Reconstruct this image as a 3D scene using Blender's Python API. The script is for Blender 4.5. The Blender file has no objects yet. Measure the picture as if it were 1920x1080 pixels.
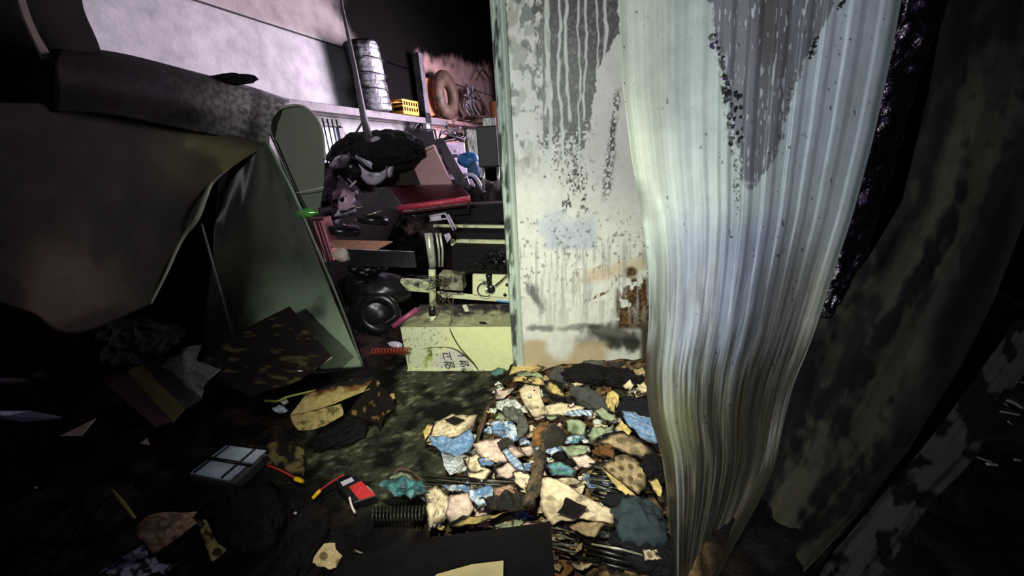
import bpy, bmesh, math, random
import numpy as np
from mathutils import Vector, Matrix

random.seed(7); RNG = np.random.RandomState(11)
SC = bpy.context.scene
COL = SC.collection

# ------------------------------------------------------------------ camera, world, lights, exposure
EYE = 1.5
_u = np.array([-110., 1800., 660.]); _u /= np.linalg.norm(_u)
_y = np.array([276., 259., -660.]); _y -= _y.dot(_u) * _u; _y /= np.linalg.norm(_y)
_x = np.cross(_y, _u)
R = np.array([_x, _y, _u])                       # camera axes -> room axes
FW = R @ np.array([0, 0, -1.]); FW[2] = 0; FW /= np.linalg.norm(FW)
RT = np.cross(FW, [0, 0, 1.])

cam_d = bpy.data.cameras.new('camera'); cam_d.sensor_width = 36; cam_d.lens = 660 / 1920 * 36
cam_d.clip_start = 0.02
cam = bpy.data.objects.new('camera', cam_d); COL.objects.link(cam)
cam.matrix_world = Matrix([[*R[0], 0], [*R[1], 0], [*R[2], EYE], [0, 0, 0, 1]])
SC.camera = cam
SC.view_settings.view_transform = 'Standard'; SC.view_settings.look = 'None'
SC.view_settings.gamma = 1; SC.view_settings.use_curve_mapping = False
SC.view_settings.exposure = 0.0

W = bpy.data.worlds.new('world'); SC.world = W; W.use_nodes = True
W.node_tree.nodes['Background'].inputs[0].default_value = (0.55, 0.40, 0.75, 1)
W.node_tree.nodes['Background'].inputs[1].default_value = 0.012


def ray(px, py):
    px = np.asarray(px, float); py = np.asarray(py, float)
    v = np.stack([px - 960, 540 - py, np.full_like(px * py * 1.0, -660.)], -1)
    return v @ R.T


def at(px, py, d):
    """point on the sight line of a pixel, at horizontal distance d in front of the camera"""
    px, py, d = np.broadcast_arrays(np.asarray(px, float), np.asarray(py, float), np.asarray(d, float))
    r = ray(px, py); t = d / (r @ FW)
    return r * t[..., None] + np.array([0, 0, EYE])


def atx(px, py, X):
    r = ray(px, py); t = X / r[..., 0]
    return r * t[..., None] + np.array([0, 0, EYE])


def fl(px, py, z=0.0):
    r = ray(px, py); t = (z - EYE) / r[..., 2]
    return r * t[..., None] + np.array([0, 0, EYE])


def proj(P):
    v = (np.asarray(P) - np.array([0, 0, EYE])) @ R
    return 960 + 660 * v[..., 0] / -v[..., 2], 540 - 660 * v[..., 1] / -v[..., 2]


def look(o, tgt):
    d = Vector(tgt) - o.location
    o.rotation_euler = d.to_track_quat('-Z', 'Y').to_euler()


def spot(name, loc, tgt, power, color, angle, blend, radius):
    l = bpy.data.lights.new(name, 'SPOT'); l.energy = power; l.color = color
    l.spot_size = math.radians(angle); l.spot_blend = blend; l.shadow_soft_size = radius
    o = bpy.data.objects.new(name, l); COL.objects.link(o); o.location = loc; look(o, tgt); return o


def area(name, loc, tgt, power, color, sx, sy):
    l = bpy.data.lights.new(name, 'AREA'); l.shape = 'RECTANGLE'; l.size = sx; l.size_y = sy
    l.energy = power; l.color = color; l.spread = math.radians(105)
    o = bpy.data.objects.new(name, l); COL.objects.link(o); o.location = loc; look(o, tgt); return o


# hand torch of the person taking the picture, held a little behind and above the lens
spot('torch', (-0.28, -1.05, 2.05), at(1060, 430, 1.9), 240, (0.93, 1.0, 0.92), 92, 1.0, 0.04)
# added fill lamp, brightens the heap and the machine from above
spot('heap_fill_lamp', (-0.45, 0.35, 2.75), (-0.72, 1.75, 0.1), 350, (1.0, 0.98, 0.80), 60, 1.0, 0.05)
# daylight from the open side of the shed, behind the white panel
area('open_side_daylight', (1.6, 5.6, 2.3), (-3.1, 3.2, 1.7), 56, (0.90, 0.84, 1.0), 1.6, 2.0)
area('pink_fill_light', (-0.6, 5.0, 2.1), (-2.6, 3.6, 1.4), 115, (1.0, 0.80, 0.95), 1.2, 1.6)  # added pink fill that tints and brightens the clutter, no gap here
area('violet_fill_light', (0.3, -1.1, 2.6), (0.0, 2.5, 0.6), 7, (0.62, 0.30, 1.0), 2.5, 1.5)  # added dim violet fill to lift the blacks, no doorway here


# ------------------------------------------------------------------ noise
def _hash(ix, iy, iz, seed):
    n = (ix * 374761393 + iy * 668265263 + iz * 2147483647 + seed * 1274126177) & 0xffffffff
    n = ((n ^ (n >> 13)) * 1274126177) & 0xffffffff
    return ((n ^ (n >> 16)) & 0xffff) / 65535.0


def vn(x, y, seed=0):
    x = np.asarray(x, float); y = np.asarray(y, float)
    ix = np.floor(x).astype(np.int64); iy = np.floor(y).astype(np.int64)
    fx = x - ix; fy = y - iy; fx = fx * fx * (3 - 2 * fx); fy = fy * fy * (3 - 2 * fy)
    a = _hash(ix, iy, 0, seed); b = _hash(ix + 1, iy, 0, seed); c = _hash(ix, iy + 1, 0, seed); d = _hash(ix + 1, iy + 1, 0, seed)
    return (a * (1 - fx) + b * fx) * (1 - fy) + (c * (1 - fx) + d * fx) * fy


def fbm(x, y, seed=0, oct=4):
    s = 0; a = 0.5; t = 0
    for k in range(oct):
        s = s + a * vn(np.asarray(x) * 2 ** k, np.asarray(y) * 2 ** k, seed + k * 17); t += a; a *= 0.5
    return s / t


def sm(a, b, v):
    t = np.clip((np.asarray(v, float) - a) / (b - a), 0, 1); return t * t * (3 - 2 * t)


def lin(c):
    c = np.asarray(c, float) / 255.0
    return np.where(c <= 0.04045, c / 12.92, ((c + 0.055) / 1.055) ** 2.4)


def mixc(a, b, m):
    return a * (1 - m[..., None]) + b * m[..., None]


# ------------------------------------------------------------------ materials
MATS = {}


def mat(name, rgb=None, rough=0.6, metal=0.0, vcol=False, var=0.35, scale=14, bump=0.15, bscale=60, spec=0.5, coat=0, soot=0.0, emit=None):
    if name in MATS: return MATS[name]
    m = bpy.data.materials.new(name); m.use_nodes = True; nt = m.node_tree; N = nt.nodes; L = nt.links
    b = N['Principled BSDF']
    tc = N.new('ShaderNodeTexCoord')
    n1 = N.new('ShaderNodeTexNoise'); n1.inputs['Scale'].default_value = scale; n1.inputs['Detail'].default_value = 6
    n1.inputs['Roughness'].default_value = 0.65
    L.new(tc.outputs['Object'], n1.inputs['Vector'])
    mr = N.new('ShaderNodeMapRange'); mr.inputs['From Min'].default_value = 0.3; mr.inputs['From Max'].default_value = 0.7
    mr.inputs['To Min'].default_value = 1 - var; mr.inputs['To Max'].default_value = 1 + var * 0.3
    L.new(n1.outputs['Fac'], mr.inputs['Value'])
    mx = N.new('ShaderNodeVectorMath'); mx.operation = 'SCALE'
    if vcol:
        at_ = N.new('ShaderNodeAttribute'); at_.attribute_name = 'col'; L.new(at_.outputs['Color'], mx.inputs[0])
    else:
        c = N.new('ShaderNodeRGB'); c.outputs[0].default_value = (*lin(rgb), 1); L.new(c.outputs[0], mx.inputs[0])
    L.new(mr.outputs[0], mx.inputs['Scale'])
    out = mx.outputs[0]
    if soot > 0:
        n3 = N.new('ShaderNodeTexNoise'); n3.inputs['Scale'].default_value = scale * 0.35; n3.inputs['Detail'].default_value = 8
        n3.inputs['Roughness'].default_value = 0.7
        L.new(tc.outputs['Object'], n3.inputs['Vector'])
        r3 = N.new('ShaderNodeMapRange'); r3.inputs['From Min'].default_value = 0.62 - soot * 0.3; r3.inputs['From Max'].default_value = 0.70 - soot * 0.2
        L.new(n3.outputs['Fac'], r3.inputs['Value'])
        mm = N.new('ShaderNodeMix'); mm.data_type = 'RGBA'
        L.new(r3.outputs[0], mm.inputs['Factor']); L.new(out, mm.inputs[6]); mm.inputs[7].default_value = (0.012, 0.011, 0.010, 1)
        out = mm.outputs[2]
    L.new(out, b.inputs['Base Color'])
    b.inputs['Roughness'].default_value = rough; b.inputs['Metallic'].default_value = metal
    b.inputs['Specular IOR Level'].default_value = spec; b.inputs['Coat Weight'].default_value = coat
    b.inputs['Coat Roughness'].default_value = 0.15
    if bump > 0:
        n2 = N.new('ShaderNodeTexNoise'); n2.inputs['Scale'].default_value = bscale; n2.inputs['Detail'].default_value = 5
        L.new(tc.outputs['Object'], n2.inputs['Vector'])
        bp = N.new('ShaderNodeBump'); bp.inputs['Strength'].default_value = bump; bp.inputs['Distance'].default_value = 0.01
        L.new(n2.outputs['Fac'], bp.inputs['Height']); L.new(bp.outputs[0], b.inputs['Normal'])
    if emit:
        b.inputs['Emission Color'].default_value = (*lin(emit[0]), 1); b.inputs['Emission Strength'].default_value = emit[1]
    MATS[name] = m; return m


M_PAINT = mat('painted_steel', vcol=True, rough=0.42, var=0.12, scale=22, bump=0.06, bscale=40, spec=0.45)
M_CORR = mat('corrugated_steel', vcol=True, rough=0.45, var=0.14, scale=16, bump=0.10, bscale=30, spec=0.4)
M_SOOTY = mat('sooty_sheet', vcol=True, rough=0.8, var=0.3, scale=9, bump=0.2, bscale=50, spec=0.08)
M_CARD = mat('cardboard', vcol=True, rough=0.8, var=0.5, scale=38, bump=0.7, bscale=45, spec=0.2)
M_WETP = mat('wet_print', vcol=True, rough=0.38, var=0.5, scale=45, bump=0.8, bscale=48, spec=0.45)
M_FLOOR = mat('wet_concrete', vcol=True, rough=0.5, var=0.6, scale=18, bump=0.7, bscale=60, spec=0.4)
M_ASH = mat('ash', vcol=True, rough=0.7, var=0.6, scale=40, bump=0.8, bscale=70, spec=0.14)
M_SOOTBLACK = mat('roof_soot', (7, 6, 8), rough=0.95, var=0.5, scale=6, bump=0.3, bscale=20, spec=0.02)
M_CHAR = mat('charred', (19, 16, 16), rough=0.75, var=0.6, scale=25, bump=0.8, bscale=50, spec=0.16)
M_CHARD = mat('charred_board', (17, 14, 15), rough=0.75, var=0.6, scale=12, bump=0.5, bscale=40, spec=0.15)
M_BLACK = mat('black_plastic', (22, 22, 26), rough=0.3, var=0.4, scale=10, bump=0.15, bscale=30)
M_BLACKM = mat('black_fabric', (24, 24, 27), rough=0.85, var=0.4, scale=20, bump=0.4, bscale=90, spec=0.2)
M_GLOSS = mat('melted_plastic', (12, 12, 14), rough=0.12, var=0.4, scale=10, bump=0.9, bscale=38, spec=0.7)
M_LAV = mat('pale_plastic', (190, 180, 200), rough=0.35, var=0.25, scale=12, bump=0.05, soot=0.35)
M_PINK = mat('pink_plastic', (205, 170, 190), rough=0.35, var=0.25, scale=25, bump=0.1, soot=0.3)
M_STEEL = mat('bare_steel', (150, 150, 155), rough=0.3, metal=0.9, var=0.4, scale=20, bump=0.1, soot=0.3)
M_DSTEEL = mat('dull_steel', (92, 90, 96), rough=0.55, metal=0.2, var=0.4, scale=12, bump=0.1, soot=0.25)
M_FOIL = mat('silver_foil', vcol=True, rough=0.28, metal=0.55, var=0.3, scale=40, bump=1.0, bscale=30, spec=0.6)
M_CREAM = mat('cream_enamel', vcol=True, rough=0.5, var=0.12, scale=25, bump=0.05, spec=0.35)
M_CREAM2 = mat('cream_enamel_sooty', (205, 210, 165), rough=0.5, var=0.25, scale=30, bump=0.08, soot=0.3)
M_SALMON = mat('salmon_card', (205, 158, 160), rough=0.7, var=0.12, scale=20, bump=0.1)
M_YEL = mat('yellow_crate_plastic', (225, 160, 30), rough=0.45, var=0.2, soot=0.15)
M_ORANGE = mat('orange_wood', (200, 120, 85), rough=0.6, var=0.3)
M_BROWN = mat('scorched_brown', (92, 68, 52), rough=0.6, var=0.5, scale=18, bump=0.5, soot=0.3)
M_RED = mat('red_vinyl', (66, 18, 27), rough=0.22, var=0.25, scale=60, bump=0.5, bscale=110, spec=0.7)
M_REDCAB = mat('red_cable', (190, 50, 45), rough=0.35, var=0.1, bump=0)
M_YCON = mat('yellow_connector', (235, 185, 20), rough=0.35, var=0.1, bump=0)
M_GREEN = mat('green_glass', (90, 165, 70), rough=0.15, var=0.2, bump=0.05)
M_BLUE = mat('blue_plastic', (50, 110, 165), rough=0.4, var=0.2, bump=0.05)
M_BLUE2 = mat('blue_strip', (70, 140, 190), rough=0.4, var=0.3, bump=0.05)
M_WIRE = mat('dark_wire', (70, 66, 40), rough=0.5, var=0.4)
M_BWIRE = mat('black_wire', (14, 14, 14), rough=0.4, var=0.2)
M_INK = mat('ink', (25, 25, 22), rough=0.7, var=0.1, bump=0)
M_DAY = mat('daylight_glass', (200, 205, 225), rough=0.5, var=0.1, bump=0, emit=((205, 205, 235), 1.1))
M_DAYG = mat('daylight_blind', (205, 215, 200), rough=0.6, var=0.2, bump=0, emit=((225, 235, 200), 1.2))
M_COPPER = mat('red_coil', (150, 60, 45), rough=0.35, var=0.3)
M_SILV = mat('battery_sleeve', (190, 205, 215), rough=0.35, metal=0.0, var=0.3, scale=40, bump=0.1, soot=0.1)
M_CLOTH = mat('teal_cloth', (46, 62, 66), rough=0.85, var=0.4, scale=14, bump=0.6, bscale=40, soot=0.2)
M_GREY = mat('sooty_cloth', (72, 72, 66), rough=0.85, var=0.5, scale=16, bump=0.8, bscale=45, soot=0.3)


# ------------------------------------------------------------------ object helpers
def tag(o, label=None, cat=None, group=None, kind=None):
    if label: o['label'] = label
    if cat: o['category'] = cat
    if group: o['group'] = group
    if kind: o['kind'] = kind
    return o


def empty(name, loc, label, cat, group=None):
    o = bpy.data.objects.new(name, None); COL.objects.link(o); o.location = Vector(loc); o.empty_display_size = 0.05
    tag(o, label, cat, group); return o


def mesh(name, V, F, m, parent=None, smooth=False, cols=None):
    V = np.asarray(V, float).reshape(-1, 3)
    if parent is not None: V = V - np.array(root_loc(parent))
    me = bpy.data.meshes.new(name); me.from_pydata(V.tolist(), [], F if isinstance(F, list) else np.asarray(F).tolist())
    me.materials.append(m)
    if smooth: me.polygons.foreach_set('use_smooth', [True] * len(me.polygons))
    if cols is not None:
        a = me.color_attributes.new('col', 'FLOAT_COLOR', 'POINT')
        c = np.ones((len(V), 4)); c[:, :3] = np.asarray(cols).reshape(-1, 3)
        a.data.foreach_set('color', c.ravel())
    me.update()
    o = bpy.data.objects.new(name, me); COL.objects.link(o)
    if parent is not None: o.parent = parent
    return o


def root_loc(p):
    v = Vector(p.location)
    while p.parent: p = p.parent; v = v + p.location
    return v


def own_origin(o):
    """move a parentless mesh's origin to its base"""
    me = o.data; n = len(me.vertices); a = np.empty(n * 3); me.vertices.foreach_get('co', a); a = a.reshape(-1, 3)
    c = np.array([a[:, 0].mean(), a[:, 1].mean(), a[:, 2].min()]); a -= c
    me.vertices.foreach_set('co', a.ravel()); me.update(); o.location = Vector(c); return o


def gridfaces(nu, nv, wrap=False):
    F = []
    mu = nu if wrap else nu - 1
    for j in range(nv - 1):
        for i in range(mu):
            a = j * nu + i; b = j * nu + (i + 1) % nu
            F.append((a, b, b + nu, a + nu))
    return F


def gridfaces_np(nu, nv):
    j, i = np.meshgrid(np.arange(nv - 1), np.arange(nu - 1), indexing='ij'); a = (j * nu + i).ravel()
    return np.stack([a, a + 1, a + 1 + nu, a + nu], 1)


def solid(o, t, off=-1):
    md = o.modifiers.new('thickness', 'SOLIDIFY'); md.thickness = t; md.offset = off; return o


def bevel(o, w, seg=2):
    md = o.modifiers.new('bevel', 'BEVEL'); md.width = w; md.segments = seg; md.limit_method = 'ANGLE'; return o


def prism(name, bot, top, m, parent=None, bev=0.004, cols=None):
    bot = [np.asarray(p, float) for p in bot]; top = [np.asarray(p, float) for p in top]; n = len(bot)
    V = bot + top
    F = [tuple(range(n))[::-1], tuple(range(n, 2 * n))] + [(i, (i + 1) % n, n + (i + 1) % n, n + i) for i in range(n)]
    me_o = mesh(name, V, F, m, parent, cols=cols)
    bm = bmesh.new(); bm.from_mesh(me_o.data); bmesh.ops.recalc_face_normals(bm, faces=bm.faces); bm.to_mesh(me_o.data); bm.free()
    if bev: bevel(me_o, bev)
    return me_o


def slab(name, pts, t, m, parent=None, bev=0.0015, direction=None):
    """flat polygon given a thickness along its normal"""
    P = [np.asarray(p, float) for p in pts]; c = sum(P) / len(P)
    n = np.zeros(3)
    for i in range(len(P)): n += np.cross(P[i] - c, P[(i + 1) % len(P)] - c)
    n /= np.linalg.norm(n)
    if direction is None: direction = n if np.dot(n, c - np.array([0, 0, EYE])) > 0 else -n
    return prism(name, [p + direction * t for p in P], P, m, parent, bev)


def tube(name, pts, r, m, parent=None, n=8, smooth=True, caps=True):
    P = np.asarray(pts, float); k = len(P); rr = np.full(k, r) if np.isscalar(r) else np.interp(np.linspace(0, 1, k), np.linspace(0, 1, len(r)), r)
    T = np.gradient(P, axis=0); T /= np.linalg.norm(T, axis=1)[:, None] + 1e-9
    a = np.array([0, 0, 1.]) if abs(T[0][2]) < 0.9 else np.array([1., 0, 0])
    V = []
    for i in range(k):
        b = np.cross(T[i], a); b /= np.linalg.norm(b) + 1e-9; a = np.cross(b, T[i])
        for q in range(n):
            th = 2 * math.pi * q / n; V.append(P[i] + rr[i] * (math.cos(th) * b + math.sin(th) * a))
    F = gridfaces(n, k, True)
    if caps: F += [tuple(range(n))[::-1], tuple(range((k - 1) * n, k * n))]
    return mesh(name, V, F, m, parent, smooth=smooth)


def curve(pts, n=24):
    P = np.asarray(pts, float); k = len(P); out = []
    Q = np.vstack([2 * P[0] - P[1], P, 2 * P[-1] - P[-2]])
    for t in np.linspace(0, k - 1 - 1e-6, n):
        i = int(t); f = t - i; p0, p1, p2, p3 = Q[i], Q[i + 1], Q[i + 2], Q[i + 3]
        out.append(0.5 * ((2 * p1) + (-p0 + p2) * f + (2 * p0 - 5 * p1 + 4 * p2 - p3) * f * f + (-p0 + 3 * p1 - 3 * p2 + p3) * f ** 3))
    return np.array(out)


def box(name, c, dims, m, parent=None, rz=0.0, bev=0.004, rx=0.0, ry=0.0):
    dx, dy, dz = [d / 2 for d in dims]
    M = (Matrix.Rotation(rz, 3, 'Z') @ Matrix.Rotation(ry, 3, 'Y') @ Matrix.Rotation(rx, 3, 'X'))
    V = [np.array(c) + np.array(M @ Vector((sx * dx, sy * dy, sz * dz))) for sz in (-1, 1) for sx, sy in ((-1, -1), (1, -1), (1, 1), (-1, 1))]
    return prism(name, V[:4], V[4:], m, parent, bev)


def boxat(name, x0, y0, x1, y1, d, depth, m, parent=None, d2=None, bev=0.004):
    """upright box whose near face spans the pixels given, at distance d (left) .. d2 (right)"""
    d2 = d if d2 is None else d2
    a = at(x0, y1, d); b = at(x1, y1, d2); top = at((x0 + x1) / 2, y0, (d + d2) / 2)[2]
    z0 = min(a[2], b[2]); a[2] = b[2] = z0
    e = b - a; n = np.array([-e[1], e[0], 0]); n /= np.linalg.norm(n)
    if n @ FW < 0: n = -n
    bot = [a, b, b + n * depth, a + n * depth]
    return prism(name, bot, [p * [1, 1, 0] + [0, 0, top] for p in bot], m, parent, bev)


def lathe(name, prof, c, axis, m, parent=None, n=24, cols=None, squash=1.0):
    """prof: (radius, height) pairs along axis"""
    ax = np.asarray(axis, float); ax /= np.linalg.norm(ax)
    a = np.cross(ax, [0.3, 0.2, 1.0] if abs(ax[2]) < 0.9 else [1, 0, 0]); a /= np.linalg.norm(a); b = np.cross(ax, a)
    V = []
    for r, h in prof:
        for q in range(n):
            t = 2 * math.pi * q / n; V.append(np.array(c) + ax * h + r * (math.cos(t) * a + squash * math.sin(t) * b))
    F = gridfaces(n, len(prof), True)
    return mesh(name, V, F, m, parent, smooth=True, cols=cols)


def blob(name, c, dims, m, parent=None, amp=0.25, seed=0, rz=0.0, nu=28, nv=16, freq=2.2, flat=True, tilt=0.0):
    """lumpy closed body: crumpled cloth, melted lump, bag"""
    V = []
    for j in range(nv):
        ph = math.pi * j / (nv - 1)
        for i in range(nu):
            th = 2 * math.pi * i / nu
            p = np.array([math.sin(ph) * math.cos(th), math.sin(ph) * math.sin(th), -math.cos(ph)])
            V.append(p)
    V = np.array(V)
    q = fbm(V[:, 0] * freq + V[:, 2] * 1.3 + 9, V[:, 1] * freq - V[:, 2] * 1.1 + 9, seed, 4)
    rdg = 1 - np.abs(2 * fbm(V[:, 0] * freq * 1.4 + 3, V[:, 1] * freq * 1.4 + V[:, 2] * freq + 5, seed + 5, 3) - 1) * 2
    V = V * (1 + amp * (2 * q - 1) + amp * 0.5 * rdg)[:, None]
    V *= np.array(dims) / 2
    Mx = np.array(Matrix.Rotation(rz, 3, 'Z') @ Matrix.Rotation(tilt, 3, 'Y'))
    V = V @ Mx.T + np.array(c)
    return mesh(name, V, gridfaces(nu, nv, True), m, parent, smooth=not flat)


def thing(o, label, cat, group=None):
    own_origin(o); return tag(o, label, cat, group)


# ------------------------------------------------------------------ the ground under everything
def hgt(x, y):
    """height of the debris that lies on the floor"""
    x = np.asarray(x, float); y = np.asarray(y, float)
    n = fbm(x * 3.1 + 20, y * 3.1 + 20, 3, 4) - 0.5
    n2 = fbm(x * 11 + 20, y * 11 + 20, 8, 3) - 0.5
    left_edge = -0.93 + 0.10 * np.sin(y * 7) + 0.12 * sm(1.5, 2.1, y)
    pile = sm(left_edge - 0.08, left_edge + 0.22, x) * sm(2.42, 2.25, y) * sm(0.45, 0.95, y)
    h = pile * (0.085 + 0.05 * sm(-0.5, 0.1, x) + 0.03 * sm(1.6, 2.1, y) + 0.09 * n + 0.035 * n2)
    lf = sm(-1.45, -1.9, x + 0.35 * (y - 0.9)) * sm(3.0, 2.3, y)
    h = h + lf * (0.045 + 0.10 * n + 0.04 * n2 + 0.08 * sm(-2.0, -2.9, x))
    fr = sm(1.0, 0.6, y + 0.15 * x) * sm(0.4, 0.1, x)
    h = h + fr * (0.03 + 0.08 * n + 0.04 * n2)
    bk = sm(2.75, 3.35, y + 0.3 * (x + 2.0)) * sm(-0.3, -0.9, x)
    h = h + bk * (0.78 + 0.42 * sm(3.6, 4.2, y) + 0.3 * n + 0.08 * n2)
    rt = sm(0.35, 0.7, x)
    h = h + rt * (0.012 + 0.05 * n + 0.04 * n2 + sm(1.5, 2.2, y) * (.04 + .1 * n))
    return np.maximum(h, 0.002 + 0.012 * (n2 + 0.3))


def ground(px, py, lift=0.0):
    px, py = np.broadcast_arrays(np.asarray(px, float), np.asarray(py, float)); r = ray(px, py); shp = px.shape
    r = r.reshape(-1, 3); n = len(r); lo = np.full(n, 0.2); r = r / (r @ FW)[:, None]
    hit = np.full(n, 6.0); done = np.zeros(n, bool)
    for d in np.arange(0.3, 6.0, 0.03):
        P = r * d + [0, 0, EYE]; b = (P[:, 2] <= hgt(P[:, 0], P[:, 1])) & ~done
        hit[b] = d; done |= b
        if done.all(): break
    a_, b_ = hit - .03, hit.copy()
    for _ in range(7):
        m_ = (a_ + b_) / 2; P = r * m_[:, None] + [0, 0, EYE]; u_ = P[:, 2] <= hgt(P[:, 0], P[:, 1]); b_ = np.where(u_, m_, b_); a_ = np.where(u_, a_, m_)
    hit = b_
    P = r * hit[:, None] + [0, 0, EYE]; P[:, 2] = np.maximum(hgt(P[:, 0], P[:, 1]), 0) + lift
    return P.reshape(shp + (3,))


# floor
def field(name, x0, x1, y0, y1, step, fn, m, colfn, zoff=0.0):
    xs = np.arange(x0, x1 + step / 2, step); ys = np.arange(y0, y1 + step / 2, step); X, Y = np.meshgrid(xs, ys)
    Z = fn(X, Y) + zoff; V = np.stack([X, Y, Z], -1)
    return mesh(name, V, gridfaces_np(len(xs), len(ys)), m, smooth=True, cols=colfn(X, Y, Z))


def floor_col(X, Y, Z):
    c = np.tile(lin((60, 62, 52)), X.shape + (1,)); n = fbm(X * 9, Y * 9, 31, 5); w = fbm(X * 2.2 + 5, Y * 2.2, 41, 3)
    c = mixc(c, lin((14, 13, 12)), sm(0.42, 0.58, w * 0.5 + n * 0.5))
    c = mixc(c, lin((120, 124, 105)), sm(0.66, 0.74, n) * 0.6)
    return c


o = field('floor', -3.1, 3.2, -1.2, 9.0, 0.05, lambda X, Y: X * 0 - 0.0, M_FLOOR, floor_col); tag(o, kind='structure')


def ash_col(X, Y, Z):
    n = fbm(X * 14, Y * 14, 51, 4); w = fbm(X * 3, Y * 3, 61, 3)
    c = np.tile(lin((26, 22, 22)), X.shape + (1,))
    c = mixc(c, lin((62, 46, 32)), sm(0.55, 0.7, w) * 0.6 * sm(.5, .2, X))
    c = mixc(c, lin((10, 9, 10)), sm(0.45, 0.6, n))
    hp = sm(-0.95, -0.8, X) * sm(.3, .2, X) * sm(.75, .9, Y) * sm(2.3, 2.1, Y); f2 = fbm(X * 45, Y * 45, 53, 4)
    c = mixc(c, mixc(np.tile(lin((150, 124, 84)), X.shape + (1,)), lin((38, 28, 20)), sm(.42, .56, f2)), hp * .9)
    mid = sm(-1.95, -1.7, X) * sm(-0.75, -0.95, X) * sm(0.75, 1.0, Y) * sm(2.3, 2.1, Y)
    c = mixc(c, mixc(mixc(np.tile(lin((60, 63, 48)), X.shape + (1,)), lin((116, 118, 92)), sm(.62, .72, fbm(X * 40, Y * 40, 79, 3))), lin((11, 11, 10)), sm(0.36, 0.54, n * 0.55 + fbm(X * 2.6 + 2, Y * 2.6, 77, 3) * 0.45)), mid)
    return c


o = field('debris', -3.08, 3.0, 0.0, 5.2, 0.022, hgt, M_ASH, ash_col); tag(o, 'wet black ash and charred debris lying over the whole floor', 'debris', kind='stuff')

# ------------------------------------------------------------------ room shell
# left wall of long horizontal panels, painted pale, soot-blackened towards the back
def wallgrid(name, y0, y1, z0, z1, colfn, step=0.03, parent=None, x=-3.1):
    ys = np.linspace(y0, y1, max(2, int((y1 - y0) / step))); zs = np.linspace(z0, z1, max(2, int((z1 - z0) / step)))
    Y, Z = np.meshgrid(ys, zs); V = np.stack([np.full_like(Y, x), Y, Z], -1)
    o = mesh(name, V, gridfaces_np(len(ys), len(zs)), M_SOOTY, parent, cols=colfn(Y, Z)); solid(o, 0.03, 1 if False else -1); return o


def wl_col(Y, Z):
    P = np.stack([np.full_like(Y, -3.1), Y, Z], -1); px, py = proj(P); px = np.where(Y > 0.9, px, 0); py = np.where(Y > 0.9, py, 0)
    c = np.tile(lin((186, 186, 190)), Y.shape + (1,)); n = fbm(Y * 4, Z * 4, 5, 5); nv = fbm(Y * 5 - Z * 1.2, Z * 0.6, 15, 4)
    c = c * (0.72 + 0.5 * nv)[..., None]
    c = mixc(c, lin((150, 138, 134)), sm(2.62, 2.72, Z) * 0.7)
    soot = sm(3.20, 3.48, Y - 0.08 * (Z - 2) + 0.35 * (n - 0.5)) * sm(4.6, 4.55, Y) * sm(2.0, 2.1, Z)
    soot2 = sm(2.95, 3.45, Z + 0.42 * (Y - 3.0) + 0.5 * (n - 0.5)) * sm(4.6, 4.55, Y)
    pink = sm(4.52, 4.56, Y)
    c = mixc(c, lin((200, 160, 158)) * (0.75 + 0.4 * n)[..., None], pink)
    s3 = pink * sm(2.74, 2.92, Z - 0.13 * (Y - 4.6) + 0.25 * (fbm(Y * 9, Z * 9, 7, 4) - 0.5))
    s4 = np.maximum(sm(6.8, 7.2, Y), sm(1.66, 1.52, Z + .15 * (n - .5) + .18 * sm(4.6, 5.2, Y)))
    s5 = sm(4.0, 4.25, Y + 0.2 * (n - .5)) * sm(4.6, 4.5, Y) * sm(2.05, 1.95, Z)
    for s in (soot, soot2, s3, s4, s5): c = mixc(c, lin((6, 5, 6)), np.clip(s, 0, 1))
    return c


wl = wallgrid('wall_left', -1.2, 9.0, 0, 2.0, wl_col, 0.05); tag(wl, kind='structure')
for i, (z0, z1) in enumerate(((2.005, 2.655), (2.67, 3.42), (3.43, 3.98))):
    p = wallgrid('panel', -1.2, 9.0, z0, z1, wl_col, 0.03, wl, x=-3.085)
for nm, V in (('wall_back', [(-3.1, 9, 0), (3.2, 9, 0), (3.2, 9, 4), (-3.1, 9, 4)]), ('wall_right', [(3.2, 9, 0), (3.2, -1.2, 0), (3.2, -1.2, 4), (3.2, 9, 4)]),
              ('wall_front', [(3.2, -1.2, 0), (-3.1, -1.2, 0), (-3.1, -1.2, 4), (3.2, -1.2, 4)]), ('ceiling', [(-3.1, -1.2, 4), (-3.1, 9, 4), (3.2, 9, 4), (3.2, -1.2, 4)])):
    o = mesh(nm, V, [(0, 1, 2, 3)], M_SOOTBLACK); solid(o, 0.05, -1); tag(o, kind='structure')
# roof beams, black
for k, yy in enumerate((2.6, 4.4, 6.2, 8.0)):
    b = box('ceiling_beam', (0, yy, 3.85), (6.2, 0.12, 0.22), M_SOOTBLACK, bev=0.01); tag(b, kind='structure')

# windows set in the left wall
def bar_window(n, y0, y1, z0, z1, m, bars, barm, label):
    w = box('window_%d' % n, (-3.075, (y0 + y1) / 2, (z0 + z1) / 2), (0.012, y1 - y0, z1 - z0), m, bev=0); tag(w, kind='structure')
    fr = [((y0 + y1) / 2, z1, y1 - y0 + .06, .04), ((y0 + y1) / 2, z0, y1 - y0 + .06, .04)]
    for cy, cz, ly, lz in fr: box('window_frame', (-3.055, cy, cz), (0.05, ly, lz), M_DSTEEL, w)
    for cy in (y0, y1): box('window_frame', (-3.055, cy, (z0 + z1) / 2), (0.05, .04, z1 - z0), M_DSTEEL, w)
    return w


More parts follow.
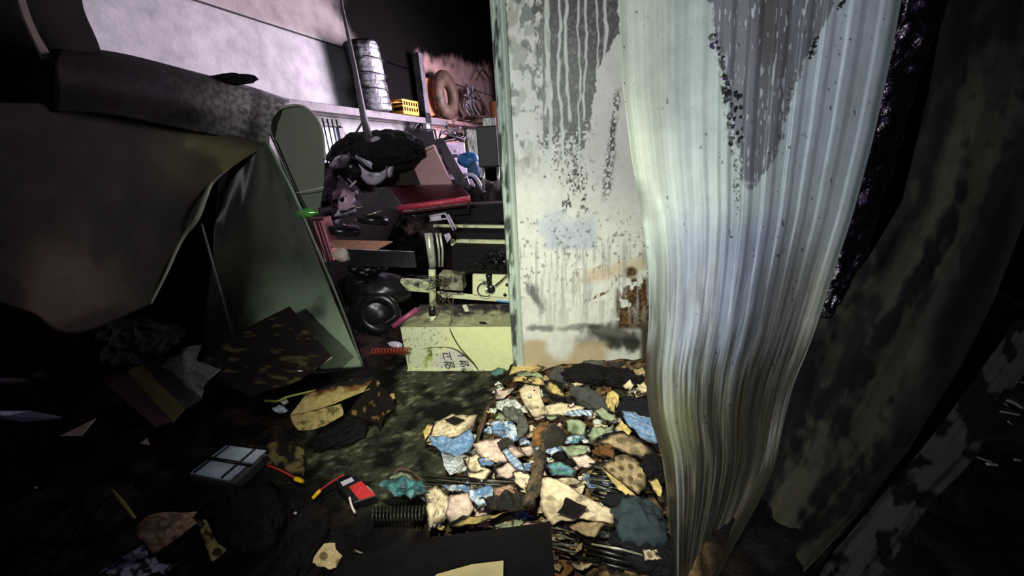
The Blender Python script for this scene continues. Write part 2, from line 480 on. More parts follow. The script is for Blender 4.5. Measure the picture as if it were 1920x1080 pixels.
w1 = bar_window(1, 2.62, 3.02, 1.55, 1.92, M_DAY, 6, M_BLACK, '')
for k in range(7):
    yy = 2.66 + k * 0.055; tube('bar', [(-3.03, yy, 1.53), (-3.03, yy, 1.75), (-3.03, yy, 1.97)], 0.0075, M_BWIRE, w1, 6)
for z in (1.60, 1.90): tube('bar', [(-3.03, 2.6, z), (-3.03, 3.05, z)], 0.006, M_BWIRE, w1, 6)
w2 = bar_window(2, 5.75, 6.35, 1.55, 2.04, M_DAYG, 0, M_BLACK, '')
for k in range(11):
    yy = 5.78 + k * 0.054; box('slat', (-3.05, yy, 1.80), (0.02, 0.016, 0.46), M_LAV, w2, rz=0.6, bev=0)

# ------------------------------------------------------------------ left wall shelf and what stands on it
sh = empty('wall_shelf', (-2.95, 3.4, 2.03), 'long grey steel wall shelf carrying the silver roll and yellow crate', 'shelf')
box('shelf_board', (-2.95, 3.3, 2.045), (0.30, 2.9, 0.02), M_DSTEEL, sh)
box('shelf_edge', (-2.795, 3.3, 2.02), (0.015, 2.9, 0.07), M_DSTEEL, sh)
for yy in (2.3, 3.2, 4.1):
    tube('bracket', [(-3.08, yy, 1.80), (-2.82, yy, 2.0)], 0.012, M_DSTEEL, sh, 6)
box('corner_block', atx(795, 222, -2.85), (0.14, 0.12, 0.12), M_BLACKM, sh)
box('end_post', atx(800, 240, -2.86), (0.06, 0.08, 0.35), M_LAV, sh)

# silver roll
c0 = atx(706, 216, -2.87); c0[2] = 2.06
pr = [(0.0, 0.0), (0.165, 0.0)]; nseg = 9
H = atx(700, 88, -2.87)[2] - 2.06
for k in range(nseg * 6 + 1):
    h = H * k / (nseg * 6); r = 0.168 + 0.006 * abs(math.sin(math.pi * k / 6)) + 0.004 * random.uniform(-1, 1); pr.append((r, h))
pr += [(0.10, H + 0.005), (0.0, H)]
rl = lathe('insulation_roll', pr, c0, (-0.03, -0.06, 1), M_FOIL, n=40)
V = np.array([v.co[:] for v in rl.data.vertices]); dx = V - c0; ang = np.arctan2(dx[:, 1], dx[:, 0])
nn = fbm(V[:, 1] * 9 + V[:, 0] * 6, V[:, 2] * 9, 9, 4)
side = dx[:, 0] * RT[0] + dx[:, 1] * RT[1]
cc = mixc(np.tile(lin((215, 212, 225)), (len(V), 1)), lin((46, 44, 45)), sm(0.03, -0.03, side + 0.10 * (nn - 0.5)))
cc = mixc(cc, lin((40, 38, 44)), sm(0.56, 0.66, nn) * 0.8); cc = mixc(cc, lin((25, 24, 26)), sm(2.06 + H - 0.10, 2.06 + H, V[:, 2] + .1 * (nn - .5)))
a = rl.data.color_attributes.new('col', 'FLOAT_COLOR', 'POINT'); a.data.foreach_set('color', np.hstack([cc, np.ones((len(V), 1))]).ravel())
thing(rl, 'tall silver foil insulation roll standing on the left wall shelf', 'roll')
for k in range(3):
    zz = 2.06 + H * (0.3 + 0.22 * k); pts = [c0 + np.array([math.cos(t) * .186 - .004, math.sin(t) * .186, zz - c0[2] - 0.02 * math.sin(t)]) for t in np.linspace(0, 2 * math.pi, 33)]
    tube('strap', pts, 0.004, M_BWIRE, rl if False else None, 5).parent = rl
    s = bpy.data.objects['strap'] if k == 0 else bpy.data.objects['strap.%03d' % k]; s.location = -rl.location

# yellow crate
cr = empty('bottle_crate', atx(762, 218, -2.85), 'small yellow plastic crate beside the silver roll on the shelf', 'crate')
cx = atx(762, 218, -2.85); cx[2] = 2.06
box('crate_base', cx + [0, 0, .01], (0.16, 0.30, 0.02), M_YEL, cr)
for s in (-1, 1):
    for z in (.025, .085, .145): box('rail', cx + [s * .08, 0, z], (0.012, 0.30, 0.022), M_YEL, cr)
    for k in range(7): box('slat', cx + [s * .08, -0.14 + k * 0.0467, .085], (0.008, 0.016, 0.13), M_YEL, cr, bev=0)
    for z in (.025, .085, .145): box('rail', cx + [0, s * .15, z], (0.16, 0.012, 0.022), M_YEL, cr)
box('crate_filling', cx + [0, 0, .07], (0.13, 0.27, 0.1), M_BLACKM, cr)

# second shelf further back with pinkish scorched board
s2 = empty('back_shelf', (-2.9, 5.7, 2.05), 'scorched pinkish shelf along the salmon wall at the back', 'shelf')
a0 = atx(803, 238, -2.85); a1 = atx(936, 243, -2.85)
prism('shelf_board', [(-3.08, a0[1], 2.02), (-2.8, a0[1], 2.02), (-2.8, a1[1], 2.02), (-3.08, a1[1], 2.02)], [(-3.08, a0[1], 2.07), (-2.8, a0[1], 2.07), (-2.8, a1[1], 2.07), (-3.08, a1[1], 2.07)],
      mat('scorched_board', (130, 100, 102), rough=0.7, var=0.5, soot=0.3), s2)
pp = atx(778, 105, -2.95); po = box('steel_post', (-2.98, 4.50, 1.43), (0.10, 0.10, 2.82), mat('post_grey', (98, 96, 106), var=0.3, soot=0.2), bev=0.005)
po.name = 'wall_post'; tag(po, kind='structure')
o = slab('plywood_offcut', [atx(788, 145, -3.0), atx(810, 147, -3.0), atx(818, 215, -3.0), atx(796, 222, -3.0)], 0.02, M_ORANGE); thing(o, 'orange plywood offcut leaning on the salmon wall beside the post', 'board')
# scorched ring
c = atx(838, 197, -2.9); tv = []
R0, r0 = 0.235, 0.085
for j in range(36):
    t = 2 * math.pi * j / 36
    for i in range(12):
        p = 2 * math.pi * i / 12; q = R0 - 0.06 + r0 * math.cos(p)
        tv.append(c + np.array([0.05 * math.cos(t) * 0 + r0 * math.sin(p) * 0.9 + 0.10 * math.sin(t) * 0, q * math.cos(t) * 1.15, q * math.sin(t) * 1.25]))
V = np.array(tv); V[:, 2] += 2.075 - V[:, 2].min(); F = []
for j in range(36):
    for i in range(12): a = j * 12 + i; b = j * 12 + (i + 1) % 12; a2 = ((j + 1) % 36) * 12 + i; b2 = ((j + 1) % 36) * 12 + (i + 1) % 12; F.append((a, b, b2, a2))
o = mesh('scooter_tyre_ring', V, F, M_BROWN, smooth=True); thing(o, 'brown scorched tyre standing on the back shelf', 'tyre')
# bundle of twisted wires
bd = empty('wire_bundle', atx(888, 215, -2.9), 'twisted bundle of burnt wires heaped on the back shelf', 'wires')
for k in range(22):
    x0 = random.uniform(872, 915); pts = [atx(x0 + random.uniform(-3, 3), 218, -2.9 + random.uniform(-.08, .08)), atx(x0 - random.uniform(4, 14), random.uniform(185, 200), -2.9), atx(872 + random.uniform(-4, 22), random.uniform(158, 182), -2.9 + random.uniform(-.08, .08))]
    tube('wire', curve(pts, 9), random.uniform(.008, .018), M_BROWN if k % 3 else M_LAV, bd, 5)
for pts in ([(893, 150), (905, 130), (915, 142), (925, 152)], [(905, 130), (918, 150), (922, 175)]):
    tube('branch', curve([atx(p[0], p[1], -2.95) for p in pts], 12), 0.012, M_BROWN, bd, 5)
o = lathe('orange_tin', [(0, 0), (.09, 0), (.09, .40), (.085, .42), (0, .42)], (-2.85, atx(932, 222, -2.85)[1] - .1, 2.07), (0, 0, 1), M_ORANGE, n=18); thing(o, 'orange tin standing at the right end of the back shelf', 'tin')
o = lathe('film_spool', [(0, 0), (.22, 0), (.22, .03), (.10, .035), (.10, .07), (.20, .075), (.2, .1), (0, .1)], (-2.8, atx(893, 222, -2.8)[1], 2.07), (0, 0, 1), M_BROWN, n=20); thing(o, 'low dark round spool at the foot of the wire bundle', 'spool')
# pieces hanging at the window
o = tube('hanging_pole', [at(636, -60, 3.0), at(641, 10, 3.0), at(664, 120, 3.0), at(682, 220, 3.0), at(694, 268, 3.0)], [0.008, 0.010, 0.016, 0.026, 0.034], M_DSTEEL, n=10)
thing(o, 'dark slanting pole running from the roof to the black heap', 'pole')
o = blob('foil_scrap', at(706, 264, 2.98), (.10, .06, .06), M_LAV, seed=4); thing(o, 'small crumpled foil scrap at the foot of the slanting pole', 'scrap')

# ------------------------------------------------------------------ clutter heaped behind the machine
o = blob('melted_tarpaulin', at(700, 290, 3.35), (1.25, .55, .36), M_BLACKM, seed=12, rz=-0.35, amp=.16, nu=60, nv=30); thing(o, 'long black melted tarpaulin heaped under the wall shelf', 'tarpaulin')
f = empty('flat_frame', at(785, 275, 3.6), 'dark framed panel propped behind the salmon carton', 'panel')
slab('face', [at(766, 246, 3.7), at(812, 245, 3.85), at(822, 285, 3.8), at(772, 285, 3.65)], .02, M_BLACK, f)
for a_, b_ in (((760, 243), (770, 290)), ((760, 243), (815, 243)), ((815, 243), (825, 290))): tube('frame_rail', [at(*a_, 3.65), at(*b_, 3.65)], .010, M_DSTEEL, f, 6)
# salmon carton
cb = empty('carton', at(790, 345, 3.1), 'salmon and brown cardboard carton tilted behind the red bench', 'carton')
A, B, C_, D = at(766, 292, 3.15), at(812, 272, 3.0), at(846, 345, 3.0), at(790, 352, 3.15)
slab('side_panel', [A, B, C_, D], .02, M_SALMON, cb)
slab('front_panel', [at(640, 318, 3.4), at(766, 292, 3.14), at(790, 352, 3.14), at(680, 362, 3.4)], .02, mat('brown_card_dark', (44, 36, 33), rough=0.8, var=0.4), cb)
slab('flap', [at(764, 292, 3.13), at(811, 271, 2.98), at(813, 275, 2.97), at(767, 297, 3.12)], .012, mat('card_edge', (225, 190, 190)), cb)
o = slab('leaning_plank', [at(812, 262, 3.3), at(830, 258, 3.3), at(882, 352, 3.0), at(862, 352, 3.0)], .03, M_DSTEEL); thing(o, 'grey plank leaning between the salmon carton and the copier', 'plank')
# copier / appliance
ap = empty('office_machine', at(855, 340, 3.6), 'grey lavender office machine standing by the bright blind', 'machine')
boxat('body', 832, 268, 878, 335, 3.7, .3, M_LAV, ap, 3.85, .01); boxat('door', 846, 296, 874, 324, 3.66, .02, mat('mid_lavender', (120, 115, 135), var=.2), ap, 3.8)
boxat('side_post', 831, 266, 843, 318, 3.65, .02, mat('bluegrey', (95, 100, 130)), ap); boxat('tray', 845, 289, 866, 295, 3.6, .05, M_LAV, ap)
boxat('badge', 851, 280, 858, 286, 3.655, .006, mat('white_badge', (230, 228, 235)), ap)
boxat('socket', 847, 311, 853, 317, 3.64, .006, M_BLACK, ap)
nt_ = empty('cable_tangle', at(850, 255, 3.6), 'pale tangle of cables lying on top of the office machine', 'cables')
for k in range(9):
    pts = [at(random.uniform(825, 875), random.uniform(236, 266), 3.6 + random.uniform(-.1, .1)) for _ in range(4)]; tube('cable', curve(pts, 14), .008, M_LAV if k % 2 else M_BLACK, nt_, 5)
o = blob('blue_helmet', at(878, 300, 3.45), (.20, .14, .13), M_BLUE, seed=3, amp=.1, flat=False); thing(o, 'blue plastic hood in front of the bright blind', 'hood')
o = blob('blue_bucket', at(889, 319, 3.42), (.13, .12, .19), mat('dull_blue', (45, 80, 115)), seed=31, amp=.1, flat=False); thing(o, 'dull blue bag just below the blue hood', 'bag')
wc = empty('white_chair', at(878, 345, 3.3), 'broken white chair frame below the blue bag', 'chair')
for pts in ([(860, 331), (888, 329), (908, 360)], [(862, 333), (868, 350)], [(874, 333), (879, 350)], [(866, 350), (890, 348)]): tube('frame_rail', curve([at(p[0], p[1], 3.25) for p in pts], 8), .016, M_LAV, wc, 6)
slab('seat', [at(874, 335, 3.3), at(884, 335, 3.3), at(890, 346, 3.28), at(876, 347, 3.28)], .02, M_PINK, wc)
o = slab('paper_sheet', [at(885, 312, 3.4), at(903, 308, 3.4), at(906, 332, 3.4), at(893, 334, 3.4)], .004, M_LAV); thing(o, 'pale sheet hanging between blue bag and black cabinet', 'sheet')
bc = empty('black_cabinet', at(920, 340, 3.1), 'black steel column cabinet on bright legs beside the white panel', 'cabinet')
boxat('body', 898, 236, 936, 312, 3.0, .25, mat('black_body', (34, 34, 38), rough=.6, var=.15), bc, None, .01); boxat('cap', 905, 220, 930, 236, 3.0, .2, M_BLACK, bc)
for x0, x1, yb in ((906, 912, 358), (934, 939, 356)): tube('leg', [at(x0, 312, 3.05), at(x0 + 1, yb, 3.05)], .014, mat('bright_leg', (190, 190, 180), metal=.6, rough=.3), bc, 8)
cp = empty('pale_pipe', at(945, 300, 3.1), 'pair of pale upright pipes behind the black cabinet', 'pipes')
tube('pipe', [at(938, 234, 3.2), at(946, 312, 3.2)], .022, M_LAV, cp, 10); tube('pipe', [at(947, 234, 3.2), at(953, 312, 3.2)], .010, M_LAV, cp, 8)
hc = empty('hanging_cables', at(958, 270, 3.1), 'tangle of pinkish cables hanging beside the pale pipes', 'cables')
for k in range(12):
    x0 = random.uniform(952, 966); pts = [at(x0 + random.uniform(-6, 6), y + random.uniform(-6, 6), 3.2 + random.uniform(-.05, .05)) for y in (228, 255, 285, 315, 340)]; tube('cable', curve(pts, 16), .005, (M_PINK, M_BLACK, M_LAV)[k % 3], hc, 5)
boxat('junction_box', 944, 336, 958, 350, 3.1, .05, M_PINK, hc)
o = boxat('white_board', 957, 348, 972, 431, 2.6, .02, mat('white_board', (205, 220, 205), var=.1)); thing(o, 'narrow white board edge standing against the soot-streaked panel', 'board')

# red bench
rb = empty('red_bench', at(790, 380, 2.7), 'dark red vinyl padded bench top above the machine', 'bench')
A, B, C_, D = at(748, 381, 2.55), at(881, 364, 2.55), at(862, 345, 2.85), at(722, 348, 2.85)
n = 22; V = []; pts0 = [D + (A - D) * t for t in np.linspace(0, 1, 10)]
for i, t in enumerate(np.linspace(0, 1, n)):
    L_ = [D + (C_ - D) * t, A + (B - A) * t]
    for s in np.linspace(0, 1, 8): p = L_[0] * (1 - s) + L_[1] * s; V.append(p + [0, 0, -0.012 * s ** 4])
    for a_ in np.linspace(0.3, math.pi / 2 + .4, 6): V.append(L_[1] + np.array([0, 0, -.03 - .012]) + np.array([FW[0] * -.03 * math.sin(a_), FW[1] * -.03 * math.sin(a_), .03 * math.cos(a_) - .022 * max(0, a_ - 1)]))
o = mesh('vinyl_top', V, gridfaces(14, n), M_RED, rb, smooth=True); solid(o, .01)
tube('painted_highlight', [A + np.array([0, 0, -.03]) - FW * .028, (A + B) / 2 + np.array([0, 0, -.03]) - FW * .028, B + np.array([0, 0, -.03]) - FW * .028], .021, mat('red_highlight', (190, 50, 75), rough=.22, var=.4, scale=70, bump=.8, bscale=90, spec=.9), rb, 10)  # brighter red strip stands in for the highlight along the front edge
slab('end_cushion', [at(700, 352, 2.8), at(724, 349, 2.8), at(750, 382, 2.52), at(748, 393, 2.52), at(728, 391, 2.6), at(706, 374, 2.8)], .10, mat('grey_foam', (62, 58, 62), rough=.85, var=.3), rb, .01)
boxat('under_frame', 752, 386, 880, 402, 2.62, .2, M_BLACKM, rb)

# e-scooters, lavender lit
sc = empty('wrecked_scooter', at(665, 420, 3.1), 'wrecked scooter with pale mudguard and pink lamp piled under the shelf', 'scooter')


def ribbon(name, pts, w, m, parent, wdir=None, t=.006, widths=None):
    P = curve(pts, 24); wdir = np.array(wdir if wdir is not None else [0.3, -0.2, .8]); wdir = wdir / np.linalg.norm(wdir)
    ws = np.interp(np.linspace(0, 1, 24), np.linspace(0, 1, len(widths)), widths) if widths else np.full(24, w)
    V = []
    for p, ww in zip(P, ws):
        for s in np.linspace(-1, 1, 6): V.append(p + wdir * ww * s / 2 - FW * .015 * (1 - s * s))
    return solid(mesh(name, V, gridfaces(6, 24), m, parent, smooth=True), t)


ribbon('mudguard', [at(655, 290, 2.95), at(672, 315, 2.9), at(688, 332, 2.88), at(706, 335, 2.88), at(722, 326, 2.9), at(726, 312, 2.95)], .07, M_LAV, sc, widths=[.05, .09, .11, .10, .07, .03])
ribbon('side_cover', [at(668, 294, 3.0), at(685, 302, 2.98), at(699, 312, 2.98)], .07, M_LAV, sc, widths=[.03, .08, .05])
ribbon('tail_cover', [at(718, 330, 2.95), at(732, 322, 2.96), at(738, 314, 3.0)], .06, M_LAV, sc, widths=[.03, .09, .02])
blob('seat', at(652, 318, 3.0), (.42, .22, .22), M_BLACK, sc, seed=5, amp=.12, rz=-.5, flat=False)
ribbon('leg_shield', [at(612, 370, 2.95), at(617, 345, 2.95), at(626, 328, 2.97), at(634, 332, 3.0)], .12, mat('ribbed_lavender', (130, 122, 150), var=.3, scale=60, bump=.8, bscale=70), sc, wdir=RT, widths=[.02, .13, .10, .05])
blob('headlamp', at(645, 378, 2.85), (.19, .16, .19), M_PINK, sc, seed=8, amp=.14, flat=False)
blob('lamp_cowl', at(622, 398, 2.83), (.22, .12, .10), M_LAV, sc, seed=18, amp=.2, flat=False)
boxat('gauge', 606, 376, 624, 398, 2.82, .05, M_BLACK, sc); boxat('gauge_face', 612, 381, 621, 393, 2.81, .01, M_DSTEEL, sc)
tube('handlebar', [at(629, 311, 2.9), at(645, 328, 2.88), at(661, 344, 2.86)], .006, mat('bright_bar', (215, 210, 215), metal=.5, rough=.3), sc, 6)
tube('grip', [at(656, 351, 2.86), at(668, 339, 2.86)], .009, M_LAV, sc, 6); tube('grip', [at(622, 318, 2.9), at(635, 304, 2.9)], .009, M_LAV, sc, 6)
tube('fork', [at(628, 368, 2.8), at(638, 402, 2.78)], .008, M_LAV, sc, 6)
tube('fork', [at(620, 366, 2.8), at(633, 404, 2.78)], .012, M_BLACK, sc, 6)
tube('cable', curve([at(656, 352, 2.88), at(666, 362, 2.86), at(670, 372, 2.86)], 8), .005, M_BLACK, sc, 5)
for q in range(22):
    x, y = random.uniform(606, 672), random.uniform(335, 436); w_, h_ = random.uniform(4, 13), random.uniform(3, 8); a_ = random.uniform(-.9, .9); dd = 2.82 + random.uniform(-.06, .12)
    slab('bodywork_piece', [at(x + w_ * u * math.cos(a_) - h_ * v * math.sin(a_), y + w_ * u * math.sin(a_) + h_ * v * math.cos(a_), dd + .03 * u) for u, v in ((-1, -1), (1, -.7), (.8, 1), (-1, .6))], .01, (M_LAV, M_BLACK, M_PINK, M_LAV, M_DSTEEL)[q % 5], sc)
for k in range(3): tube('frame_rail', [at(610, 414 - k * 6, 2.75), at(650, 405 - k * 5, 2.78), at(668, 400 - k * 6, 2.8)], .008, (M_BLACK, M_LAV, M_BLACK)[k], sc, 6)


def wheel(name, c, ax, R0, r0, parent, sx=1):
    ax = np.array(ax, float); ax /= np.linalg.norm(ax); a = np.cross(ax, [0, 0, 1.]); a /= np.linalg.norm(a); b = np.cross(ax, a); V = []
    for j in range(28):
        t = 2 * math.pi * j / 28
        for i in range(10): p = 2 * math.pi * i / 10; V.append(np.array(c) + (R0 + r0 * math.cos(p)) * (math.cos(t) * a + math.sin(t) * b) + ax * r0 * math.sin(p))
    F = []
    for j in range(28):
        for i in range(10): F.append((j * 10 + i, j * 10 + (i + 1) % 10, ((j + 1) % 28) * 10 + (i + 1) % 10, ((j + 1) % 28) * 10 + i))
    ty = mesh(name, V, F, M_BLACK, parent, smooth=True)
    lathe('hub', [(0, -.02), (.03, -.02), (.035, 0), (.03, .02), (0, .02)], c, ax, M_DSTEEL, ty if parent else None, 12)
    return ty


wheel('wheel', at(642, 432, 2.7), (.1, .2, 1), .10, .035, sc)
wheel('wheel', at(700, 412, 2.75), (.1, .2, 1), .085, .035, sc)
for a_, b_ in (((665, 412), (685, 405)), ((688, 404), (716, 395)), ((665, 390), (680, 387))): tube('chrome_strip', [at(*a_, 2.7), at(*b_, 2.72)], .005, mat('chrome', (235, 225, 200), metal=.6, rough=.2, bump=0), sc, 6)
# headphones-like ring / cables
o = tube('cable_ring', [at(773 + 9 * math.cos(t), 416 + 13 * math.sin(t), 2.6) for t in np.linspace(0, 2 * math.pi, 20)], .006, M_BLACK, n=6); thing(o, 'black ring of cable hanging left of the clamp', 'ring')
o = lathe('green_bottle', [(0, 0), (.028, 0), (.03, .06), (.026, .09), (.012, .11), (.012, .125), (0, .125)], at(560, 400, 2.35), (RT[0], RT[1], -.02), M_GREEN, n=16); thing(o, 'green glass bottle neck poking out beside the rolled sheet', 'bottle')
_pk = [at(568, 412, 2.52), at(606, 409, 2.56), at(626, 488, 2.50), at(590, 496, 2.46)]; o = prism('pink_carton', [p + FW * .12 for p in _pk], _pk, mat('pink_card', (190, 118, 128), rough=.7, var=.12, bump=.05), bev=.002); thing(o, 'dusty pink carton standing right of the folded sheet', 'carton')
o = slab('cardboard_tray', [at(616, 449, 2.6), at(736, 452, 2.65), at(700, 470, 2.5), at(622, 463, 2.52)], .01, mat('orange_card', (190, 140, 112), rough=.8, var=.4, scale=25)); thing(o, 'flat orange cardboard tray right of the pink carton', 'tray')
o = blob('crumpled_paper', at(640, 478, 2.48), (.12, .09, .09), mat('crumpled_cream', (215, 195, 180), var=.3, soot=.2), seed=21); thing(o, 'crumpled cream paper ball under the orange cardboard tray', 'paper')
o = slab('dark_counter', [at(652, 468, 2.5), at(776, 473, 2.45), at(780, 500, 2.4), at(660, 500, 2.44)], .03, M_BLACK); thing(o, 'black counter edge with bright rim left of the clamp', 'counter')
t_ = tube('bright_rim', [at(652, 467, 2.495), at(776, 472, 2.445)], .004, M_LAV, None, 6); t_.parent = o; t_.location = -o.location

# dark scooter in front
s3 = empty('black_scooter', at(710, 640, 2.6), 'glossy black scooter lying on its side left of the cream machine', 'scooter')
blob('body_shell', at(700, 545, 2.65), (.62, .36, .30), M_BLACK, s3, seed=33, amp=.12, rz=.2, flat=False, nu=44, nv=24)
blob('motor_cover', at(690, 503, 2.6), (.30, .16, .10), M_GLOSS, s3, seed=34, amp=.2, rz=.2, flat=False, nu=36, nv=20)
blob('front_shell', at(700, 590, 2.5), (.36, .22, .34), M_BLACK, s3, seed=36, amp=.1, rz=.5, flat=False, nu=36, nv=20)
wheel('wheel', at(712, 588, 2.42), (-FW[0], -FW[1], .15), .125, .035, s3)
tube('chrome_strip', [at(663, 534, 2.4), at(680, 527, 2.4)], .005, M_STEEL, s3, 6)
tube('grab_rail', curve([at(722, 606, 2.3), at(734, 598, 2.3), at(741, 592, 2.3)], 8), .006, M_STEEL, s3, 6)
for q in range(10):
    blob('motor_bolt' if q % 2 else 'bracket', at(random.uniform(662, 748), random.uniform(492, 516), 2.45), (.05, .03, .02), M_STEEL if q % 3 == 0 else M_BLACK, s3, seed=50 + q, nu=10, nv=7)
o = tube('pink_tube', [at(737, 612, 2.35), at(783, 580, 2.4)], .022, mat('magenta', (150, 70, 105), rough=.4), n=10); thing(o, 'magenta tube leaning against the left end of the machine', 'tube')
o = tube('red_spring', [at(697 + 70 * t + 3 * math.cos(t * 75), 660 + 6 * math.sin(t * 75) - 2 * t, 2.32 + .03 * math.cos(t * 75)) for t in np.linspace(0, 1, 120)], .0055, M_COPPER, n=6); thing(o, 'red coiled cable lying left of the cream machine', 'cable')
o = blob('white_shard', at(742, 646, 2.36), (.12, .05, .04), M_LAV, seed=61); thing(o, 'small whitish shard lying above the red coiled cable', 'shard')

# ------------------------------------------------------------------ the cream machine
mc = empty('steel_machine', fl(870, 692), 'cream steel machine with sooty top, knob panel and clamp column', 'machine')
b0, b1 = fl(766, 693), fl(990, 696)
e = (b1 - b0); e /= np.linalg.norm(e); nb = np.array([-e[1], e[0], 0]); dep = .42
hL = at(757, 613, b0 @ FW)[2]; b1b = b1 + nb * dep; b0b = b0 + nb * dep


def cream_grid(name, o0, eu, ev, nu, nv, colfn, parent, t=.006):
    U, V_ = np.meshgrid(np.linspace(0, 1, nu), np.linspace(0, 1, nv)); P = o0 + U[..., None] * eu + V_[..., None] * ev
    px, py = proj(P); ob = mesh(name, P, gridfaces_np(nu, nv), M_CREAM, parent, cols=colfn(px, py, U, V_)); return solid(ob, t, 0)


def front_col(px, py, U, V_):
    c = np.tile(lin((222, 226, 168)), px.shape + (1,)); n = fbm(px / 7, py / 7, 71, 4)
    c = mixc(c, lin((205, 212, 178)), sm(860, 800, px) * .8)
    lab = sm(1.02, .98, ((px - 848) / 40) ** 2 + ((py - 700) / 44) ** 2) * sm(800, 812, px)
    c = mixc(c, lin((205, 206, 188)), lab)
    c = mixc(c, lin((150, 165, 60)), sm(12, 2, np.abs(px - 803 - 4 * (n - .5))) * sm(640, 670, py) * sm(.4, .6, n) * .9)
    c = mixc(c, lin((60, 60, 25)), sm(.63, .7, n) * sm(30, 8, np.hypot(px - 812, (py - 655) * 1.5)))
    c = mixc(c, lin((40, 42, 25)), sm(.70, .74, fbm(px / 4, py / 4, 72, 2)) * .5 * sm(880, 820, px))
    return c


def top_col(px, py, U, V_):
    c = np.tile(lin((120, 126, 88)), px.shape + (1,)); n = fbm(px / 14, py / 8, 73, 4)
    c = mixc(c, lin((40, 40, 32)), sm(.4, .62, n * .6 + sm(610, 560, py) * .5))
    c = mixc(c, lin((180, 186, 140)), sm(.55, .7, fbm(px / 9, py / 5, 74, 3)) * .3)
    return c


cream_grid('front_panel', b0, b1 - b0, [0, 0, hL], 190, 70, front_col, mc)
cream_grid('top_panel', b0 + [0, 0, hL], b1 - b0, nb * dep, 160, 60, top_col, mc)
cream_grid('side_panel', b0b, b0 - b0b, [0, 0, hL], 30, 20, front_col, mc)
cream_grid('back_panel', b0b, b1b - b0b, [0, 0, hL], 20, 20, front_col, mc)
prism('foot_rail', [b0 - nb * .03, b1 - nb * .0, b1 + nb * .02, b0 + nb * .02], [p + [0, 0, .012] for p in (b0 - nb * .03, b1 - nb * .0, b1 + nb * .02, b0 + nb * .02)], M_CREAM2, mc, .002)


def onfront(px, py, off=.006):
    """point on the machine's front plane"""
    r = ray(px, py); n = nb; o_ = np.array([0, 0, EYE]); t = ((b0 - o_) @ n) / (r @ n); return o_ + r * t - nb * off


dF = (b0 @ FW + b1 @ FW) / 2
# upper parts (about 20 cm behind the front)


def mp(px, py, back):
    r = ray(px, py); o_ = np.array([0, 0, EYE]); t = (((b0 + nb * back) - o_) @ nb) / (r @ nb); return o_ + r * t


def mslab(name, quad, back, t, m, bev=.002): return slab(name, [mp(x, y, back) for x, y in quad], t, m, mc, bev, direction=nb)


mslab('control_panel', [(886, 515), (990, 518), (990, 563), (888, 552), (886, 552)], .16, .03, mat('cream_clean', (208, 214, 168), rough=.5, var=.12, soot=.03))
mslab('cross_rail', [(750, 525), (808, 528), (808, 549), (755, 545)], .18, .05, M_CREAM2)
mslab('lower_rail', [(818, 548), (990, 564), (990, 570), (830, 558)], .17, .03, M_CREAM2)
mslab('motor_housing', [(822, 514), (866, 517), (868, 546), (824, 543)], .12, .12, mat('grimy_white', (150, 150, 125), rough=.6, var=.5, soot=.45), .006)
mslab('blue_strip', [(930, 563), (990, 568), (990, 572), (932, 566)], .155, .01, M_BLUE2)
mslab('side_foot', [(964, 568), (990, 572), (990, 582), (964, 578)], .30, .05, M_CREAM2)
for y0, y1, bk, m_ in ((421, 426, .32, M_CREAM2), (449, 461, .34, M_CREAM2)):
    mslab('beam', [(812 if y0 < 430 else 845, y0), (990, y0 + 3), (990, y1 + 3), (812 if y0 < 430 else 845, y1)], bk, .03, m_)
mslab('dark_housing', [(846, 462), (985, 466), (985, 516), (868, 514), (846, 512)], .22, .2, M_CHAR, .01)
mslab('upper_housing', [(850, 385), (985, 380), (985, 418), (850, 418)], .36, .2, M_BLACKM, .02)
mslab('mid_housing', [(850, 428), (985, 430), (985, 449), (850, 448)], .38, .2, M_BLACKM, .01)
# column
tube('column', [mp(812, 600, .14), mp(811, 545, .14), mp(810, 505, .14)], .026, M_CREAM2, mc, 14)
tube('column_cap', [mp(811, 590, .12), mp(811, 574, .12)], .03, M_BLACK, mc, 14)
tube('column_foot', [mp(812, 606, .12), mp(812, 590, .12)], .026, M_CREAM2, mc, 14)
for dx, w in ((0, .030), (15, .008), (22, .009)):
    tube('cylinder', [mp(803 + dx, 437, .2), mp(808 + dx, 470, .2), mp(812 + dx * .8, 500, .2)], w, mat('pale_steel', (200, 205, 185), metal=.35, rough=.3, soot=.15), mc, 12)
mslab('clamp_plate', [(832, 440), (842, 437), (846, 446), (838, 456)], .18, .01, M_LAV)
for a_, b_ in (((806, 405), (835, 400)), ((835, 400), (850, 432)), ((840, 402), (855, 430)), ((806, 414), (838, 410))): tube('linkage', [mp(*a_, .22), mp(*b_, .22)], .007, M_LAV, mc, 6)
mslab('link_plate', [(805, 406), (825, 401), (828, 411), (808, 414)], .22, .01, M_LAV)
# knob, ring, lever, holes
kb = lathe('knob', [(0, 0), (.020, 0), (.020, .05), (.024, .05), (.024, .075), (0, .075)], mp(918, 533, .155), (0, 0, 1), M_BLACK, mc, 16)
lathe('knob_base', [(0, 0), (.034, .0), (.034, .012), (0, .014)], mp(920, 541, .155), -nb, M_BLACK, mc, 18)
lathe('knob_dot', [(0, 0), (.012, .0), (.012, .02), (0, .022)], mp(912, 541, .145), -nb, mat('white_dot', (235, 238, 220)), mc, 14)
tube('ring_cable', [mp(910 + 15 * math.cos(t), 543 + 13 * math.sin(t), .145) for t in np.linspace(1.0, 5.4, 20)], .004, M_BWIRE, mc, 6)
tube('lever', [mp(928, 536, .14), mp(940, 526, .14), mp(950, 516, .14)], .006, M_WIRE, mc, 6)
for x, y in ((951, 534), (976, 537), (947, 553)): lathe('hole_plug', [(0, 0), (.014, 0), (.012, .004), (0, .004)], mp(x, y, .157), -nb, M_BWIRE, mc, 12)
